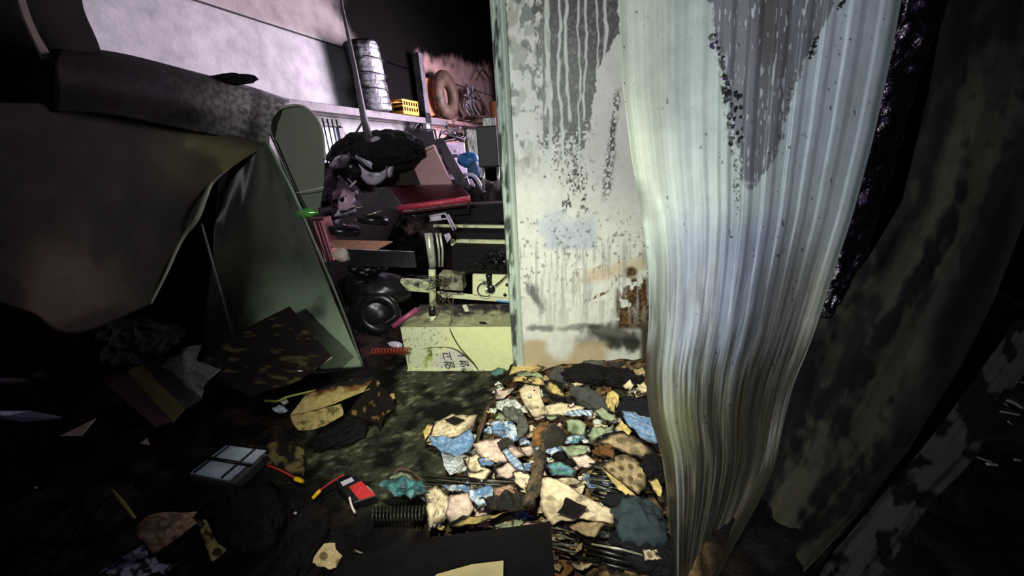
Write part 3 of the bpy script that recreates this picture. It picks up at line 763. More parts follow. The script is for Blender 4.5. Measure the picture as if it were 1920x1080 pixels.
wr = []
for k in range(16):
    x0, y0 = random.uniform(800, 850), random.uniform(505, 560); pts = [mp(x0, y0, .1), mp(x0 + random.uniform(-20, 20), y0 + random.uniform(5, 18), .08), mp(x0 + random.uniform(-20, 35), y0 + random.uniform(8, 40), .1)]
    tube('loose_wire', curve(pts, 10), .0025, M_WIRE if k % 3 else M_BWIRE, mc, 5)
for k in range(5): tube('loose_wire', curve([mp(752 + k * 4, 520 - k * 2, .1), mp(790, 516 + k * 2, .08), mp(826, 524 + k * 3, .1)], 10), .003, M_BWIRE, mc, 5)
tube('loose_wire', curve([mp(815, 600, .1), mp(835, 560, .05), mp(868, 548, .08)], 10), .004, M_WIRE, mc, 5)
for k in range(14):
    px_, py_ = random.uniform(880, 985), random.uniform(468, 512); tube('loose_wire', curve([mp(px_, py_, .16), mp(px_ + random.uniform(-15, 15), py_ + random.uniform(-8, 8), .12), mp(px_ + random.uniform(-30, 30), py_ + random.uniform(-12, 12), .16)], 8), random.uniform(.002, .007), M_BLACK if k % 2 else M_BWIRE, mc, 5)
for k in range(6): lathe('pulley', [(0, 0), (.02, 0), (.024, .01), (.02, .02), (0, .02)], mp(920 + k * 9, 478 + (k * 13) % 24, .17), -nb, M_GLOSS, mc, 12)
# cables on the front
tube('front_cable', curve([mp(850, 560, .12), mp(846, 600, .06), onfront(845, 618), onfront(862, 650), onfront(885, 676), onfront(898, 694)], 30), .0045, M_WIRE, mc, 6)
tube('front_cable', curve([onfront(790, 654), onfront(820, 650), onfront(848, 652), onfront(868, 663), onfront(886, 678), onfront(895, 690)], 24), [.001, .002, .005, .007, .004], M_WIRE, mc, 6)
tube('front_cable', curve([onfront(895, 690), onfront(905, 697, .05), fl(922, 706)], 8), .002, M_WIRE, mc, 5)
blob('top_stain_lump', mp(905, 598, .05) * [1, 1, 0] + [0, 0, hL + .008], (.06, .02, .015), M_CHAR, mc, seed=3, nu=12, nv=8)
mslab('white_tag', [(866, 572), (874, 571), (880, 584), (872, 585)], .2, .004, mat('tag_white', (205, 208, 180)))


def text(body, org, right, up, size, m, parent, name='lettering'):
    cu = bpy.data.curves.new('t', 'FONT'); cu.body = body; cu.size = size; cu.extrude = .0004; cu.offset = .0006
    tmp = bpy.data.objects.new('t', cu); COL.objects.link(tmp); bpy.context.view_layer.update()
    me = bpy.data.meshes.new_from_object(tmp.evaluated_get(bpy.context.evaluated_depsgraph_get())); bpy.data.objects.remove(tmp)
    right = np.array(right) / np.linalg.norm(right); up = np.array(up) / np.linalg.norm(up); n = np.cross(right, up)
    v = np.empty(len(me.vertices) * 3); me.vertices.foreach_get('co', v); v = v.reshape(-1, 3); wv = np.array(org) + v[:, :1] * right + v[:, 1:2] * up + v[:, 2:] * n
    if parent: wv = wv - np.array(root_loc(parent))
    me.vertices.foreach_set('co', wv.ravel()); me.materials.clear(); me.materials.append(m); me.update()
    ob = bpy.data.objects.new(name, me); COL.objects.link(ob); ob.parent = parent; return ob


# lettering rotated a quarter turn anticlockwise, cut off at the foot as in the photo
o1 = onfront(850, 700, .0045); up_ = -(b1 - b0); rt_ = np.array([0.0, 0, 1.0]) + e * -.12
text('\uc5f4\uace0', onfront(853, 692, .0045), rt_, up_, .085, M_INK, mc)
text('\uc548\uc5f4\u3163', onfront(883, 703, .0045), rt_, up_, .075, M_INK, mc)

# ------------------------------------------------------------------ tall white panel with soot and drips
dL, dR = 2.235, 2.13


def wp_col(px, py):
    c = np.tile(lin((214, 216, 204)), px.shape + (1,)); n = fbm(px / 26, py / 40, 101, 5); f = fbm(px / 3.2, py / 4.2, 103, 3); g = fbm(px / 7, py / 16, 105, 4)
    c = c * (0.86 + .24 * n)[..., None]
    c = mixc(c, lin((222, 212, 214)), sm(1080, 1130, px) * sm(120, 200, py) * sm(420, 330, py) * .6)
    # dark flaked area
    lim = 1160 - sm(60, 150, py) * 45 - sm(150, 330, py) * 15 + 22 * (n - .5)
    core = sm(985, 1020, px + 26 * (n - .5)) * sm(lim + 8, lim - 10, px) * sm(430, 120, py + 60 * (n - .5))
    core = core * np.where(px < 1018, sm(0.50, 0.60, g + .10 * sm(120, 0, py)), 1)
    t = core * 1.25 - (f - .35) * 1.0 * (0.55 + sm(150, 330, py) * 1.3)
    dark = sm(.42, .56, t)
    c = mixc(c, mixc(np.tile(lin((46, 48, 42)), px.shape + (1,)), lin((100, 102, 90)), sm(.52, .68, fbm(px / 4, py / 5, 107, 4))), dark * .96)
    s2 = sm(9 + 4 * sm(250, 300, py), 3, np.abs(px - 1158 + (py - 170) * .11 + 5 * (g - .5))) * sm(160, 180, py) * sm(390, 350, py)
    c = mixc(c, lin((70, 70, 64)), s2 * sm(.42, .54, f))
    s3 = sm(1035, 1060, px) * sm(1130, 1100, px) * sm(170, 230, py) * sm(420, 380, py) * sm(.5, .6, g)
    c = mixc(c, lin((66, 66, 60)), s3 * sm(.45, .55, f))
    c = mixc(c, lin((52, 68, 34)), sm(26, 8, np.hypot(px - 1080, py - 130)) * dark * .6)
    # drips, paler
    for x0, y1, w, ph in ((984, 55, 2.6, 0), (1027, 332, 4.6, 1), (1020, 215, 3, 2), (1048, 312, 3.2, 3), (1062, 226, 3.4, 4), (1100, 225, 2.4, 5), (1133, 112, 3.6, 6), (1082, 350, 2, 7), (1118, 330, 2, 8)):
        xc = x0 + 7 * (vn(py / 55 + ph * 7, py * 0 + ph, 61) - .5) + 3 * (vn(py / 13 + ph * 5, py * 0, 63) - .5) + (py * -.02 if ph == 5 else py * .018)
        w = w * (.75 + .6 * vn(py / 24 + ph, py * 0, 65)); m_ = sm(w, w * .45, np.abs(px - xc)) * sm(y1 + 8, y1 - 6, py)
        c = mixc(c, lin((210, 214, 204)), m_ * .92)
    wx = 60 * (fbm(px / 45, py / 45, 301, 4) - .5); wy = 40 * (fbm(px / 40, py / 40, 303, 4) - .5); fine = fbm(px / 9, py / 12, 305, 4)
    # blue smudge
    b = sm(1000, 1030, px + wx * .8) * sm(1126, 1112, px + 3 * n) * sm(380, 430, py + wy) * sm(474, 462, py + wy * .15)
    c = mixc(c, lin((150, 168, 192)), b * .55)
    sp = sm(.66, .72, fbm(px / 5 + n * 3, py / 7, 109, 4)) * sm(380, 420, py) * sm(640, 500, py)
    c = mixc(c, lin((90, 90, 84)), sp * .7)
    # ochre and rust
    c = mixc(c, lin((190, 165, 120)), sm(20, 5, np.abs(py - 515 + .25 * (px - 1120))) * sm(1070, 1110, px) * .6)
    ru = sm(1148, 1160, px + 12 * (n - .5)) * sm(512, 525, py + 20 * (n - .5)) * sm(624, 612, py)
    ru = np.maximum(ru * sm(.42, .5, fbm(px / 15, py / 15, 115, 5) + .25 * sm(590, 610, py) + .2 * sm(1195, 1210, px) * sm(560, 530, py)), sm(14, 6, np.hypot((px - 1183) / 1.2, py - 510)))
    ru = np.maximum(ru, sm(4, 2, np.abs(py - 553 + .45 * (px - 1125))) * sm(1085, 1095, px) * sm(1150, 1130, px) * sm(.45, .55, f))
    c = mixc(c, mixc(np.tile(lin((62, 44, 30)), px.shape + (1,)), lin((110, 86, 50)), sm(.5, .65, f)), np.clip(ru, 0, 1))
    # dark smears low down
    for x, y, rx, ry, s, k in ((1004, 560, 13, 26, .8, 0), (1012, 612, 26, 9, .7, 0), (1150, 628, 60, 17, .85, .25), (1090, 612, 60, 7, .6, 0), (1170, 645, 34, 16, .95, 0), (1120, 640, 30, 18, .6, 0)):
        q = np.hypot((px + wx * .8 - x) / rx, (py + wy * .6 - y - k * (px - x)) / ry) + .5 * (fine - .5); c = mixc(c, lin((42, 42, 34)), sm(1.25, .45, q + .5 * (n - .5)) * s)
    tan = sm(636, 650, py + wy * .5 + 8 * (n - .5)) * sm(1150, 1125, px) * sm(22, 40, np.hypot(px + wx * .4 - 1052, (py - 640) * .9))
    c = mixc(c, lin((178, 156, 112)), tan * .8); c = mixc(c, lin((150, 156, 138)), sm(.5, .62, fbm(px / 14, py / 30, 307, 5)) * sm(1040, 990, px) * sm(420, 200, py) * .75); c = mixc(c, lin((84, 92, 80)), sm(.56, .62, fbm(px / 10, py / 16, 309, 5)) * sm(1050, 1000, px) * sm(360, 250, py) * .8)
    c = mixc(c, lin((150, 152, 146)), sm(.52, .66, fbm(px / 5, py / 60, 311, 4)) * sm(430, 480, py) * sm(640, 560, py) * .6)
    c = mixc(c, lin((60, 58, 44)), sm(1195, 1206, px) * sm(590, 620, py))
    return c


xs = np.linspace(962, 1222, 190); ys = np.linspace(-60, 704, 430); X, Y = np.meshgrid(xs, ys); U = (X - 962) / 260
tall = empty('wall_panel', fl(1090, 700), 'tall white steel wall panel with black soot flakes and pale drips', 'panel')
# vertical plane through two floor points
q0, q1 = fl(985, 704), fl(1222, 712); q1 = q1 * [1, 1, 0]; q0 = q0 * [1, 1, 0]
pe = (q1 - q0) / np.linalg.norm(q1 - q0); pn = np.array([-pe[1], pe[0], 0])


def onpanel(px, py, off=0.0):
    r = ray(px, py); o_ = np.array([0, 0, EYE]); t = ((q0 - pn * off - o_) @ pn) / (r @ pn); return o_ + r * t[..., None] if np.ndim(t) else o_ + r * t


# regular grid on the plane: s along, z up
S = np.linspace(0, np.linalg.norm(q1 - q0), 230); Z = np.linspace(0, 3.0, 640); SS, ZZ = np.meshgrid(S, Z)
P = q0 + SS[..., None] * pe; P[..., 2] = ZZ
P = P - pn * (.006 * np.sin(ZZ * 2.3 + 1) + .010 * fbm(SS * 4, ZZ * 2.2, 121, 3))[..., None]
px, py = proj(P)
o = mesh('panel_face', P, gridfaces_np(230, 640), M_PAINT, tall, smooth=True, cols=wp_col(px, py)); solid(o, .04, 1 if (pn @ FW) < 0 else -1)
# left flange strip, grimy green
S = np.linspace(-.085, 0.0, 16); SS, ZZ = np.meshgrid(S, Z[::4]); P = q0 + SS[..., None] * pe; P[..., 2] = ZZ
sag = .05 * sm(1.35, .75, ZZ) * sm(.45, .75, ZZ)
P = P - pn * (.004 + .018 * np.abs(np.sin((SS + .085) * 75)))[..., None] + pe * (sag * .0)[..., None]
px, py = proj(P); g = fbm(px / 7, py / 30, 131, 4)
c = mixc(np.tile(lin((176, 192, 176)), px.shape + (1,)), lin((66, 78, 68)), sm(.42, .58, g) * sm(-.02, -.05, SS)); c = mixc(c, lin((200, 208, 198)), sm(-.082, -.086, SS))
o = mesh('edge_flange', P, gridfaces_np(16, 160), M_PAINT, tall, smooth=True, cols=c); solid(o, .004)

# ------------------------------------------------------------------ big buckled corrugated sheet
Lp = ([-80, 0, 170, 300, 400, 500, 600, 690, 780, 850, 920, 1080, 1220], [1158, 1160, 1168, 1184, 1203, 1215, 1217, 1209, 1217, 1240, 1250, 1262, 1270])
Rp = ([-80, 0, 100, 250, 400, 520, 590, 650, 720, 800, 870, 950, 1000, 1080, 1220], [1708, 1690, 1672, 1640, 1600, 1560, 1538, 1518, 1488, 1468, 1455, 1420, 1390, 1345, 1300])
Dp = ([-80, 200, 400, 700, 900, 1080, 1200], [1.42, 1.38, 1.32, 1.16, .97, .76, .705])


def smooth_tab(T, w):
    q = np.arange(-200, 1340, 4.0); v = np.interp(q, *T); k = np.exp(-.5 * (np.arange(-30, 31) * 4.0 / w) ** 2); k /= k.sum()
    v = np.convolve(np.pad(v, 30, mode='edge'), k, 'valid'); return (q, v)


Lp = smooth_tab(Lp, 14); Rp = smooth_tab(Rp, 18); Dp = smooth_tab(Dp, 32)


def corr_point(U, PY):
    PX = np.interp(PY, *Lp) * (1 - U) + np.interp(PY, *Rp) * U; D_ = np.interp(PY, *Dp)
    D_ = D_ + .10 * sm(.55, 1.0, U) * sm(250, 700, PY) * sm(1150, 800, PY) + .04 * np.sin(U * 6.2 + PY / 260)
    fl_ = sm(.115, .0, U) * sm(330, 420, PY); D_ = D_ + .075 * fl_
    warp = U + .010 * np.sin(PY / 110 + U * 9) * sm(500, 900, PY)
    ph = warp * 10.5 + .5 * vn(warp * 5, PY * 0, 9); saw = ph - np.floor(ph)
    rib = sm(.0, .22, saw) * sm(.66, .42, saw)
    amp = .0125 * (0.16 + .84 * sm(.26, .36, U) * (1 - .35 * sm(.62, .8, U))) * (1 - .85 * sm(380, 720, PY))
    fine = .0035 * (fbm(U * 38 + PY / 900, PY / 700, 145, 2) - .5) * sm(420, 760, PY) * (1 - .4 * sm(800, 1000, PY))
    fold = .020 * (fbm(U * 4 + 3, PY / 520 + 2, 141, 2) - .5) * 2 * sm(.0, .2, U)
    D_ = D_ - amp * rib - fine - fold
    return at(PX, PY, D_), PX


def corr_col(px, py, U):
    n = fbm(px / 40, py / 90, 151, 5); st = fbm((U * 60), py / 190, 153, 4); st2 = fbm(U * 170, py / 260, 155, 3); f = fbm(px / 4, py / 4, 157, 3); f8 = fbm(px / 11, py / 13, 159, 4)
    c = np.tile(lin((196, 212, 204)), px.shape + (1,))
    c = mixc(c, lin((214, 224, 206)), sm(1290, 1210, px) * sm(520, 300, py))
    c = mixc(c, lin((178, 192, 202)), sm(1380, 1480, px) * sm(700, 300, py) * .8)
    c = mixc(c, lin((150, 160, 188)), sm(1230, 1290, px) * sm(1530, 1450, px) * sm(340, 470, py) * sm(760, 640, py + 70 * (st - .5)) * .75)
    c = mixc(c, lin((178, 176, 158)), sm(1430, 1500, px + .25 * (py - 400)) * sm(360, 560, py) * .7)
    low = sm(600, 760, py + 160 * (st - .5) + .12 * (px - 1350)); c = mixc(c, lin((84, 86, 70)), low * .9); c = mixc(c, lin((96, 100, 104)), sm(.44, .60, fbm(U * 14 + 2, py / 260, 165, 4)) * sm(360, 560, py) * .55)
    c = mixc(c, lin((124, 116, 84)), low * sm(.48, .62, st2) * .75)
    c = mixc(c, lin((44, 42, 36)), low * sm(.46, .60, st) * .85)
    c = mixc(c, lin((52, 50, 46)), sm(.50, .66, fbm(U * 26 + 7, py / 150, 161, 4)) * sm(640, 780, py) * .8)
    c = mixc(c, lin((70, 72, 70)), sm(.56, .66, fbm(U * 40 + 3, py / 170, 163, 4)) * sm(430, 620, py) * .55)
    c = mixc(c, lin((128, 136, 90)), sm(70, 5, np.hypot(px - 1258, (py - 790) * .6) + 30 * (st - .5)) * .5)
    c = mixc(c, lin((74, 68, 58)), sm(.035, .0, U) * .3 + sm(.115, .05, U) * sm(600, 680, py) * sm(900, 780, py) * .85)
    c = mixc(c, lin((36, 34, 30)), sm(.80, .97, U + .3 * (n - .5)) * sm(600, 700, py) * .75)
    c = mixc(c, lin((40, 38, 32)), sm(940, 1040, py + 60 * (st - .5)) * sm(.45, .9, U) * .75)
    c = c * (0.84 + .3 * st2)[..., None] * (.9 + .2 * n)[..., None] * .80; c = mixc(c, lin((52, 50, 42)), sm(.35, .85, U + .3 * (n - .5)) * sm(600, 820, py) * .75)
    # peeled area, grey, with ragged rim
    lf = np.interp(py, [-80, 0, 80, 160, 230, 300, 335, 400], [1328, 1332, 1344, 1362, 1374, 1388, 1392, 1400]); rt = np.interp(py, [-80, 0, 60, 120, 190, 260, 300, 335, 400], [1580, 1566, 1540, 1506, 1484, 1466, 1450, 1425, 1400])
    w = 16 * (f8 - .5) + 7 * (f - .5); m_ = sm(-1.5, 1.5, px - lf + w * 1.3) * sm(-1.5, 1.5, rt - px + w) * sm(352, 340, py + w * 2)
    gy = np.tile(lin((104, 106, 112)), px.shape + (1,)); gy = mixc(gy, lin((62, 58, 50)), sm(1395, 1440, px) * sm(1500, 1450, px) * sm(220, 60, py) * .8); gy = gy * (.8 + .35 * st)[..., None]
    c = mixc(c, gy, m_ * .95)
    tr = sm(11, 3, np.abs(px - np.interp(py, [80, 200, 300, 400], [1350, 1362, 1378, 1384]))) * sm(60, 120, py) * sm(415, 395, py)
    c = mixc(c, lin((45, 46, 44)), tr * sm(.56, .62, f) * .9)
    sc_ = sm(.73, .76, fbm(px / 3 + py / 30, py / 22, 167, 2)) * m_; c = mixc(c, lin((190, 196, 200)), sc_ * .7)
    c = mixc(c, lin((34, 36, 30)), sm(.795, .81, fbm(px / 9, py / 12, 169, 5)) * .8)
    # dark edge on the far right
    c = mixc(c, lin((70, 82, 72)), sm(.955, .99, U + .02 * (n - .5)) * sm(700, 500, py) * .6)
    return c


cs = empty('corrugated_sheet', fl(1300, 1150), 'large buckled corrugated steel sheet with peeling white paint, nearest the camera', 'metal sheet')
NU, NV = 400, 520
U, PY = np.meshgrid(np.linspace(0, 1, NU), np.linspace(-80, 1200, NV)); P, PX = corr_point(U, PY)
P[..., 2] = np.maximum(P[..., 2], 0.002)
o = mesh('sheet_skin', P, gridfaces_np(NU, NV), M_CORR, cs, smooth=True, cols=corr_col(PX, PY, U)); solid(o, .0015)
# curled paint flakes along the ragged rim
mfl = mat('paint_flake', (120, 128, 124), rough=.5, var=.5, scale=60, soot=.5)
mfd = mat('dark_flake', (30, 32, 30), rough=.5, var=.4)
rim = [(1332, 72), (1340, 66), (1346, 90), (1352, 100), (1357, 142), (1362, 155), (1356, 168), (1366, 170), (1361, 176), (1360, 185), (1378, 175), (1384, 180), (1370, 196), (1378, 204), (1388, 200), (1366, 216), (1376, 222), (1388, 218), (1372, 236), (1382, 248), (1392, 240), (1370, 262), (1368, 268), (1386, 262), (1387, 290), (1392, 320), (1384, 345), (1382, 352), (1390, 368), (1384, 380), (1380, 392), (1420, 366), (1414, 372), (1430, 336), (1442, 300), (1448, 292), (1438, 306), (1452, 270), (1456, 258), (1460, 232), (1474, 190), (1478, 178), (1482, 160), (1490, 140), (1494, 126), (1522, 96), (1524, 84), (1516, 104), (1528, 74), (1576, 8), (1570, 14)]
for k, (fx, fy) in enumerate(rim):
    d_ = np.interp(fy, *Dp) - .035; c_ = at(fx, fy, d_); s = random.uniform(.006, .013); a0 = random.uniform(0, 6.28); V = []
    u1 = RT * math.cos(a0) + np.array([0, 0, 1]) * math.sin(a0); u2 = -RT * math.sin(a0) + np.array([0, 0, 1]) * math.cos(a0)
    for j, v in enumerate(np.linspace(-1, 1, 4)):
        for i, uu in enumerate(np.linspace(-1, 1, 4)): V.append(c_ + u1 * s * uu * (1 - .35 * abs(v)) + u2 * s * .6 * v * (1 + .3 * uu) - FW * s * .7 * (uu * uu + .3 * random.random()))
    solid(mesh('paint_flake', V, gridfaces(4, 4), mfd if k % 3 else mfl, cs), .0006)
# ------------------------------------------------------------------ blackened sheets on the right
def hung(name, Lpts, Rpts, Dpts, y0, y1, colfn, label, cat, nu=120, nv=260, ribs=0, dr=0.12):
    U, PY = np.meshgrid(np.linspace(0, 1, nu), np.linspace(y0, y1, nv)); PX = np.interp(PY, *Lpts) * (1 - U) + np.interp(PY, *Rpts) * U
    D_ = np.interp(PY, *Dpts) - dr * U + .03 * (fbm(U * 3, PY / 200, 171, 3) - .5) - .006 * np.sin(U * ribs * 6.28)
    P = at(PX, PY, D_); P[..., 2] = np.maximum(P[..., 2], .002); o = mesh(name, P, gridfaces_np(nu, nv), M_SOOTY, smooth=True, cols=colfn(PX, PY, U)); solid(o, .004); return thing(o, label, cat)


def p2_col(px, py, U):
    n = fbm(U * 7 + 1, py / 230, 181, 5); f = fbm(px / 22, py / 30, 183, 4); c = np.tile(lin((26, 23, 25)), px.shape + (1,))
    q = px + .42 * (py - 300)      # distance measured across the slanting streaks
    pale = sm(1700, 1740, q + 60 * (f - .5)) * sm(1900, 1850, q + 60 * (n - .5)) * sm(-100, 330, py)
    pale = np.maximum(pale, sm(130, 60, np.abs(px - 1640 - .0 * py)) * sm(480, 600, py) * sm(820, 640, py))
    hole = np.clip(sm(38, 18, np.hypot((px - 1722 + .4 * (py - 230)) * 1.3, (py - 230) * .45)) + sm(26, 10, np.hypot((px - 1660 + .3 * (py - 480)), (py - 470) * .35)) + sm(24, 8, np.hypot(px - 1640, (py - 570) * .8)) + sm(30, 10, np.hypot((px - 1850 + .4 * (py - 50)), (py - 50) * .4)), 0, 1)
    c = mixc(c, lin((66, 64, 54)), np.clip(pale * sm(.36, .56, f * .4 + n * .6) * 1.1, 0, 1) * .95)
    c = mixc(c, lin((20, 18, 20)), hole)
    c = mixc(c, lin((44, 44, 40)), sm(.55, .66, fbm(U * 10, py / 300, 187, 3)) * .5 * sm(1050, 700, py))
    return c


hung('blackened_sheet', ([-80, 0, 170, 380, 480, 540, 600, 700, 800, 900, 1000, 1080, 1200], [1800, 1772, 1742, 1690, 1630, 1585, 1535, 1480, 1450, 1420, 1370, 1330, 1290]),
     ([-80, 0, 200, 430, 560, 690, 850, 950, 1040, 1080, 1200], [2060, 2040, 1990, 1915, 1865, 1800, 1700, 1620, 1540, 1500, 1430]), ([-80, 200, 400, 700, 900, 1080, 1200], [1.62, 1.6, 1.55, 1.34, 1.10, .86, .78]), -80, 1200, p2_col,
     'blackened hanging sheet with dull olive streaks right of the corrugated sheet', 'metal sheet', ribs=3)


def p3_col(px, py, U):
    f = fbm(px / 30, py / 30, 191, 4); n = fbm(px / 70, py / 60, 193, 3); c = np.tile(lin((56, 60, 55)), px.shape + (1,))
    c = mixc(c, lin((18, 15, 19)), sm(.47, .53, f * .45 + n * .55 + .06 * sm(760, 640, py))); c = mixc(c, lin((20, 18, 20)), sm(.93, 1, U)); return c


hung('flaked_strip', ([600, 640, 800, 930, 1030, 1120], [1900, 1878, 1762, 1655, 1568, 1510]), ([600, 700, 760, 860, 940, 1030, 1120], [1990, 1925, 1880, 1830, 1750, 1690, 1620]), ([600, 640, 800, 930, 1080, 1130], [1.30, 1.26, 1.06, .90, .74, .71]), 600, 1125, p3_col,
     'slanting blackened strip with grey flaked patches at lower right', 'metal strip', nu=60, nv=140, dr=.05)
# melted black stuff between the two sheets
P0 = curve([at(1742, -60, 1.52), at(1722, 20, 1.52), at(1690, 120, 1.52), at(1655, 230, 1.50), at(1625, 340, 1.5), at(1595, 450, 1.46), at(1560, 545, 1.42), at(1538, 592, 1.4)], 150)
V = []
for i, p in enumerate(P0):
    for j, s in enumerate(np.linspace(-1, 1, 16)):
        w = .075 * (1 - .6 * sm(100, 149, i)); nz = float(fbm(i / 5., j / 3., 201, 3)); V.append(p + RT * (s * w + .012) - FW * (.02 * (1 - s * s) + .035 * (nz - .5)))
o = mesh('melted_trim', V, gridfaces(16, 150), M_GLOSS, smooth=True); solid(o, .006); thing(o, 'glossy melted black strip between corrugated sheet and blackened sheet', 'strip')
mw = mat('bright_scrap', (200, 205, 210), rough=.25, metal=.5, bump=.1)
GW = ['bright wire bent upward left of the right-edge tangle', 'longest bright wire across the right-edge tangle', 'topmost bright wire of the right-edge tangle', 'short bright bit below the right-edge tangle', 'lone bright wire left of and below the right-edge tangle', 'short bright wire under the lone one', 'bright wire cut by the right edge above the tangle', 'bright wire cut by the right edge below the tangle', 'bright wire bit right of the small grey bracket', 'bright wire bit farthest right on the bottom debris']
for k, q in enumerate([[(1872, 760), (1880, 755), (1890, 762)], [(1868, 770), (1895, 775), (1912, 778)], [(1880, 748), (1900, 755), (1918, 766)], [(1890, 790), (1897, 796)], [(1815, 852), (1835, 858), (1862, 868)], [(1850, 870), (1870, 872)], [(1905, 716), (1922, 718)], [(1902, 862), (1922, 864)], [(1700, 1050), (1712, 1062)], [(1738, 1040), (1752, 1052)]]):
    o = tube('bright_wire', curve([at(x, y, 1.12 if y < 900 else .80) for x, y in q], 8), .003 + .0018 * (k % 3), mw, n=5); thing(o, GW[k], 'wire', 'bright wires at the right edge')
o = boxat('broken_lamp', 1682, 1046, 1712, 1062, .78, .03, M_DSTEEL); thing(o, 'small grey metal bracket on the debris at bottom right', 'bracket')
bm_ = blob('charred_bundle', at(1905, 800, 1.25), (.55, .4, .35), M_CHARD, seed=77, nu=40, nv=20); thing(bm_, 'charred bundle behind the bright wires at the right edge', 'bundle')
o = blob('charred_bundle', at(1600, 1075, .86) * [1, 1, 0] + [0, 0, .06], (.3, .25, .2), M_CHARD, seed=78, nu=40, nv=20); thing(o, 'charred lump at the foot of the flaked strip', 'bundle')

# ------------------------------------------------------------------ fallen sandwich sheets on the left
def patch4(name, rows, m, colfn, parent=None, nu=60, nv=50, t=.006, bulge=0.0, seed=0, smooth=True):
    """rows: list of lists of (px,py,d) control points, each row same length; smooth surface through them"""
    G = np.array([[at(*c) for c in r] for r in rows]); k, l = G.shape[:2]
    A = np.array([curve(r, nu) for r in G]); B = np.stack([curve(A[:, i], nv) for i in range(nu)], 1)
    U, V_ = np.meshgrid(np.linspace(0, 1, nu), np.linspace(0, 1, nv)); B = B - FW * (bulge * (fbm(U * 4, V_ * 4, seed, 3) - .5))[..., None]
    px, py = proj(B); ob = mesh(name, B, gridfaces_np(nu, nv), m, parent, smooth=smooth, cols=colfn(px, py, U, V_)); return solid(ob, t)


fs = empty('folded_sheet', at(300, 600, 1.8) * [1, 1, 0] + [0, 0, .1], 'large folded olive-grey wall sheet sagging across the left foreground', 'metal sheet')


def olive(px, py, U, V_):
    n = fbm(px / 90, py / 90, 211, 4); c = np.tile(lin((70, 68, 60)), px.shape + (1,))
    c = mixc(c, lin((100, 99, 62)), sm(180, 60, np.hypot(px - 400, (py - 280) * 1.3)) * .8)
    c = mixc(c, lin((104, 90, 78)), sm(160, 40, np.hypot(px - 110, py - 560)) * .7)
    c = c * (.30 + .40 * sm(170, 30, np.hypot(px - 400, (py - 285) * 1.3)) + .25 * sm(170, 40, np.hypot(px - 130, py - 560)))[..., None]; c = mixc(c, lin((24, 22, 23)), sm(.45, .62, n) * .6); c = mixc(c, lin((24, 20, 22)), sm(.10, .0, V_) * .7); c = mixc(c, lin((30, 28, 28)), sm(70, 0, px) * .4); return c  # light near the ridge and at lower left painted into the colour


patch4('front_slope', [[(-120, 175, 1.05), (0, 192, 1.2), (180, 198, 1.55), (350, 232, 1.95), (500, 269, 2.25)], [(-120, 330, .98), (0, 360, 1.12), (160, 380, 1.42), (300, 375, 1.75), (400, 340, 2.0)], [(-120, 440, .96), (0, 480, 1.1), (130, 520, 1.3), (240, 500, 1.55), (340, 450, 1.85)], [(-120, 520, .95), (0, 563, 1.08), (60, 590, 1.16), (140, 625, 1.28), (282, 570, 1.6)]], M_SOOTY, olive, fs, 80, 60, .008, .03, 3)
rimc = mat('rim_grey', (112, 112, 96), rough=.5, soot=.1)
tube('sheet_rim', curve([at(500, 269, 2.245), at(440, 306, 2.1), at(400, 340, 1.99), at(384, 372, 1.93), at(368, 412, 1.88), at(340, 450, 1.84), at(310, 515, 1.7), at(282, 570, 1.59)], 50), [.006, .008, .012, .008, .006], rimc, fs, 8)


def inner(px, py, U, V_):
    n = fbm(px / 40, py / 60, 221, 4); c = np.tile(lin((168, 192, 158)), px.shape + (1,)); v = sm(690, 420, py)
    c = mixc(c, lin((74, 78, 70)), sm(660, 470, py)); c = mixc(c, lin((16, 15, 17)), sm(.62, .30, U + .25 * (n - .5)))  # lit foot and shaded inner end painted into the colour
    c = mixc(c, lin((30, 30, 28)), sm(28, 8, np.hypot(px - 592, (py - 585) * 1.4)) * .6); c = mixc(c, lin((40, 40, 38)), sm(.5, .7, n) * .4 * sm(640, 560, py)); return c


patch4('inner_slope', [[(410, 330, 2.15), (470, 285, 2.2), (498, 272, 2.24), (505, 272, 2.25)], [(400, 470, 2.0), (460, 450, 2.15), (520, 430, 2.3), (572, 424, 2.34)], [(380, 620, 1.95), (450, 600, 2.1), (540, 580, 2.3), (632, 572, 2.38)], [(380, 700, 1.9), (450, 705, 2.05), (570, 697, 2.3), (680, 688, 2.43)]], M_PAINT, inner, fs, 90, 70, .006, .03, 5)
tube('sheet_rim', curve([at(503, 270, 2.24), at(545, 352, 2.3), at(582, 436, 2.33), at(640, 575, 2.38), at(681, 688, 2.42)], 40), .008, mat('rim_green', (120, 136, 116), rough=.5), fs, 8)
tube('sheet_rim', curve([at(512, 262, 2.27), at(557, 360, 2.34), at(598, 450, 2.38), at(650, 585, 2.42), at(684, 688, 2.46)], 40), .005, M_BWIRE, fs, 6)


def back_dark(px, py, U, V_): return np.tile(lin((14, 12, 15)), px.shape + (1,))


patch4('rear_lining', [[(300, 330, 2.5), (400, 320, 2.45), (500, 290, 2.4)], [(250, 520, 2.2), (380, 520, 2.25), (500, 520, 2.4)], [(230, 680, 2.0), (360, 690, 2.05), (500, 695, 2.3)]], M_SOOTY, back_dark, fs, 20, 20)
tube('rib_rod', [at(378, 420, 1.95), at(440, 640, 2.0)], .006, M_DSTEEL, fs, 6)

# rolled sheet
rs = empty('rolled_sheet', at(400, 200, 2.0), 'grey textured sheet rolled over at the top of the left wreckage', 'metal sheet')


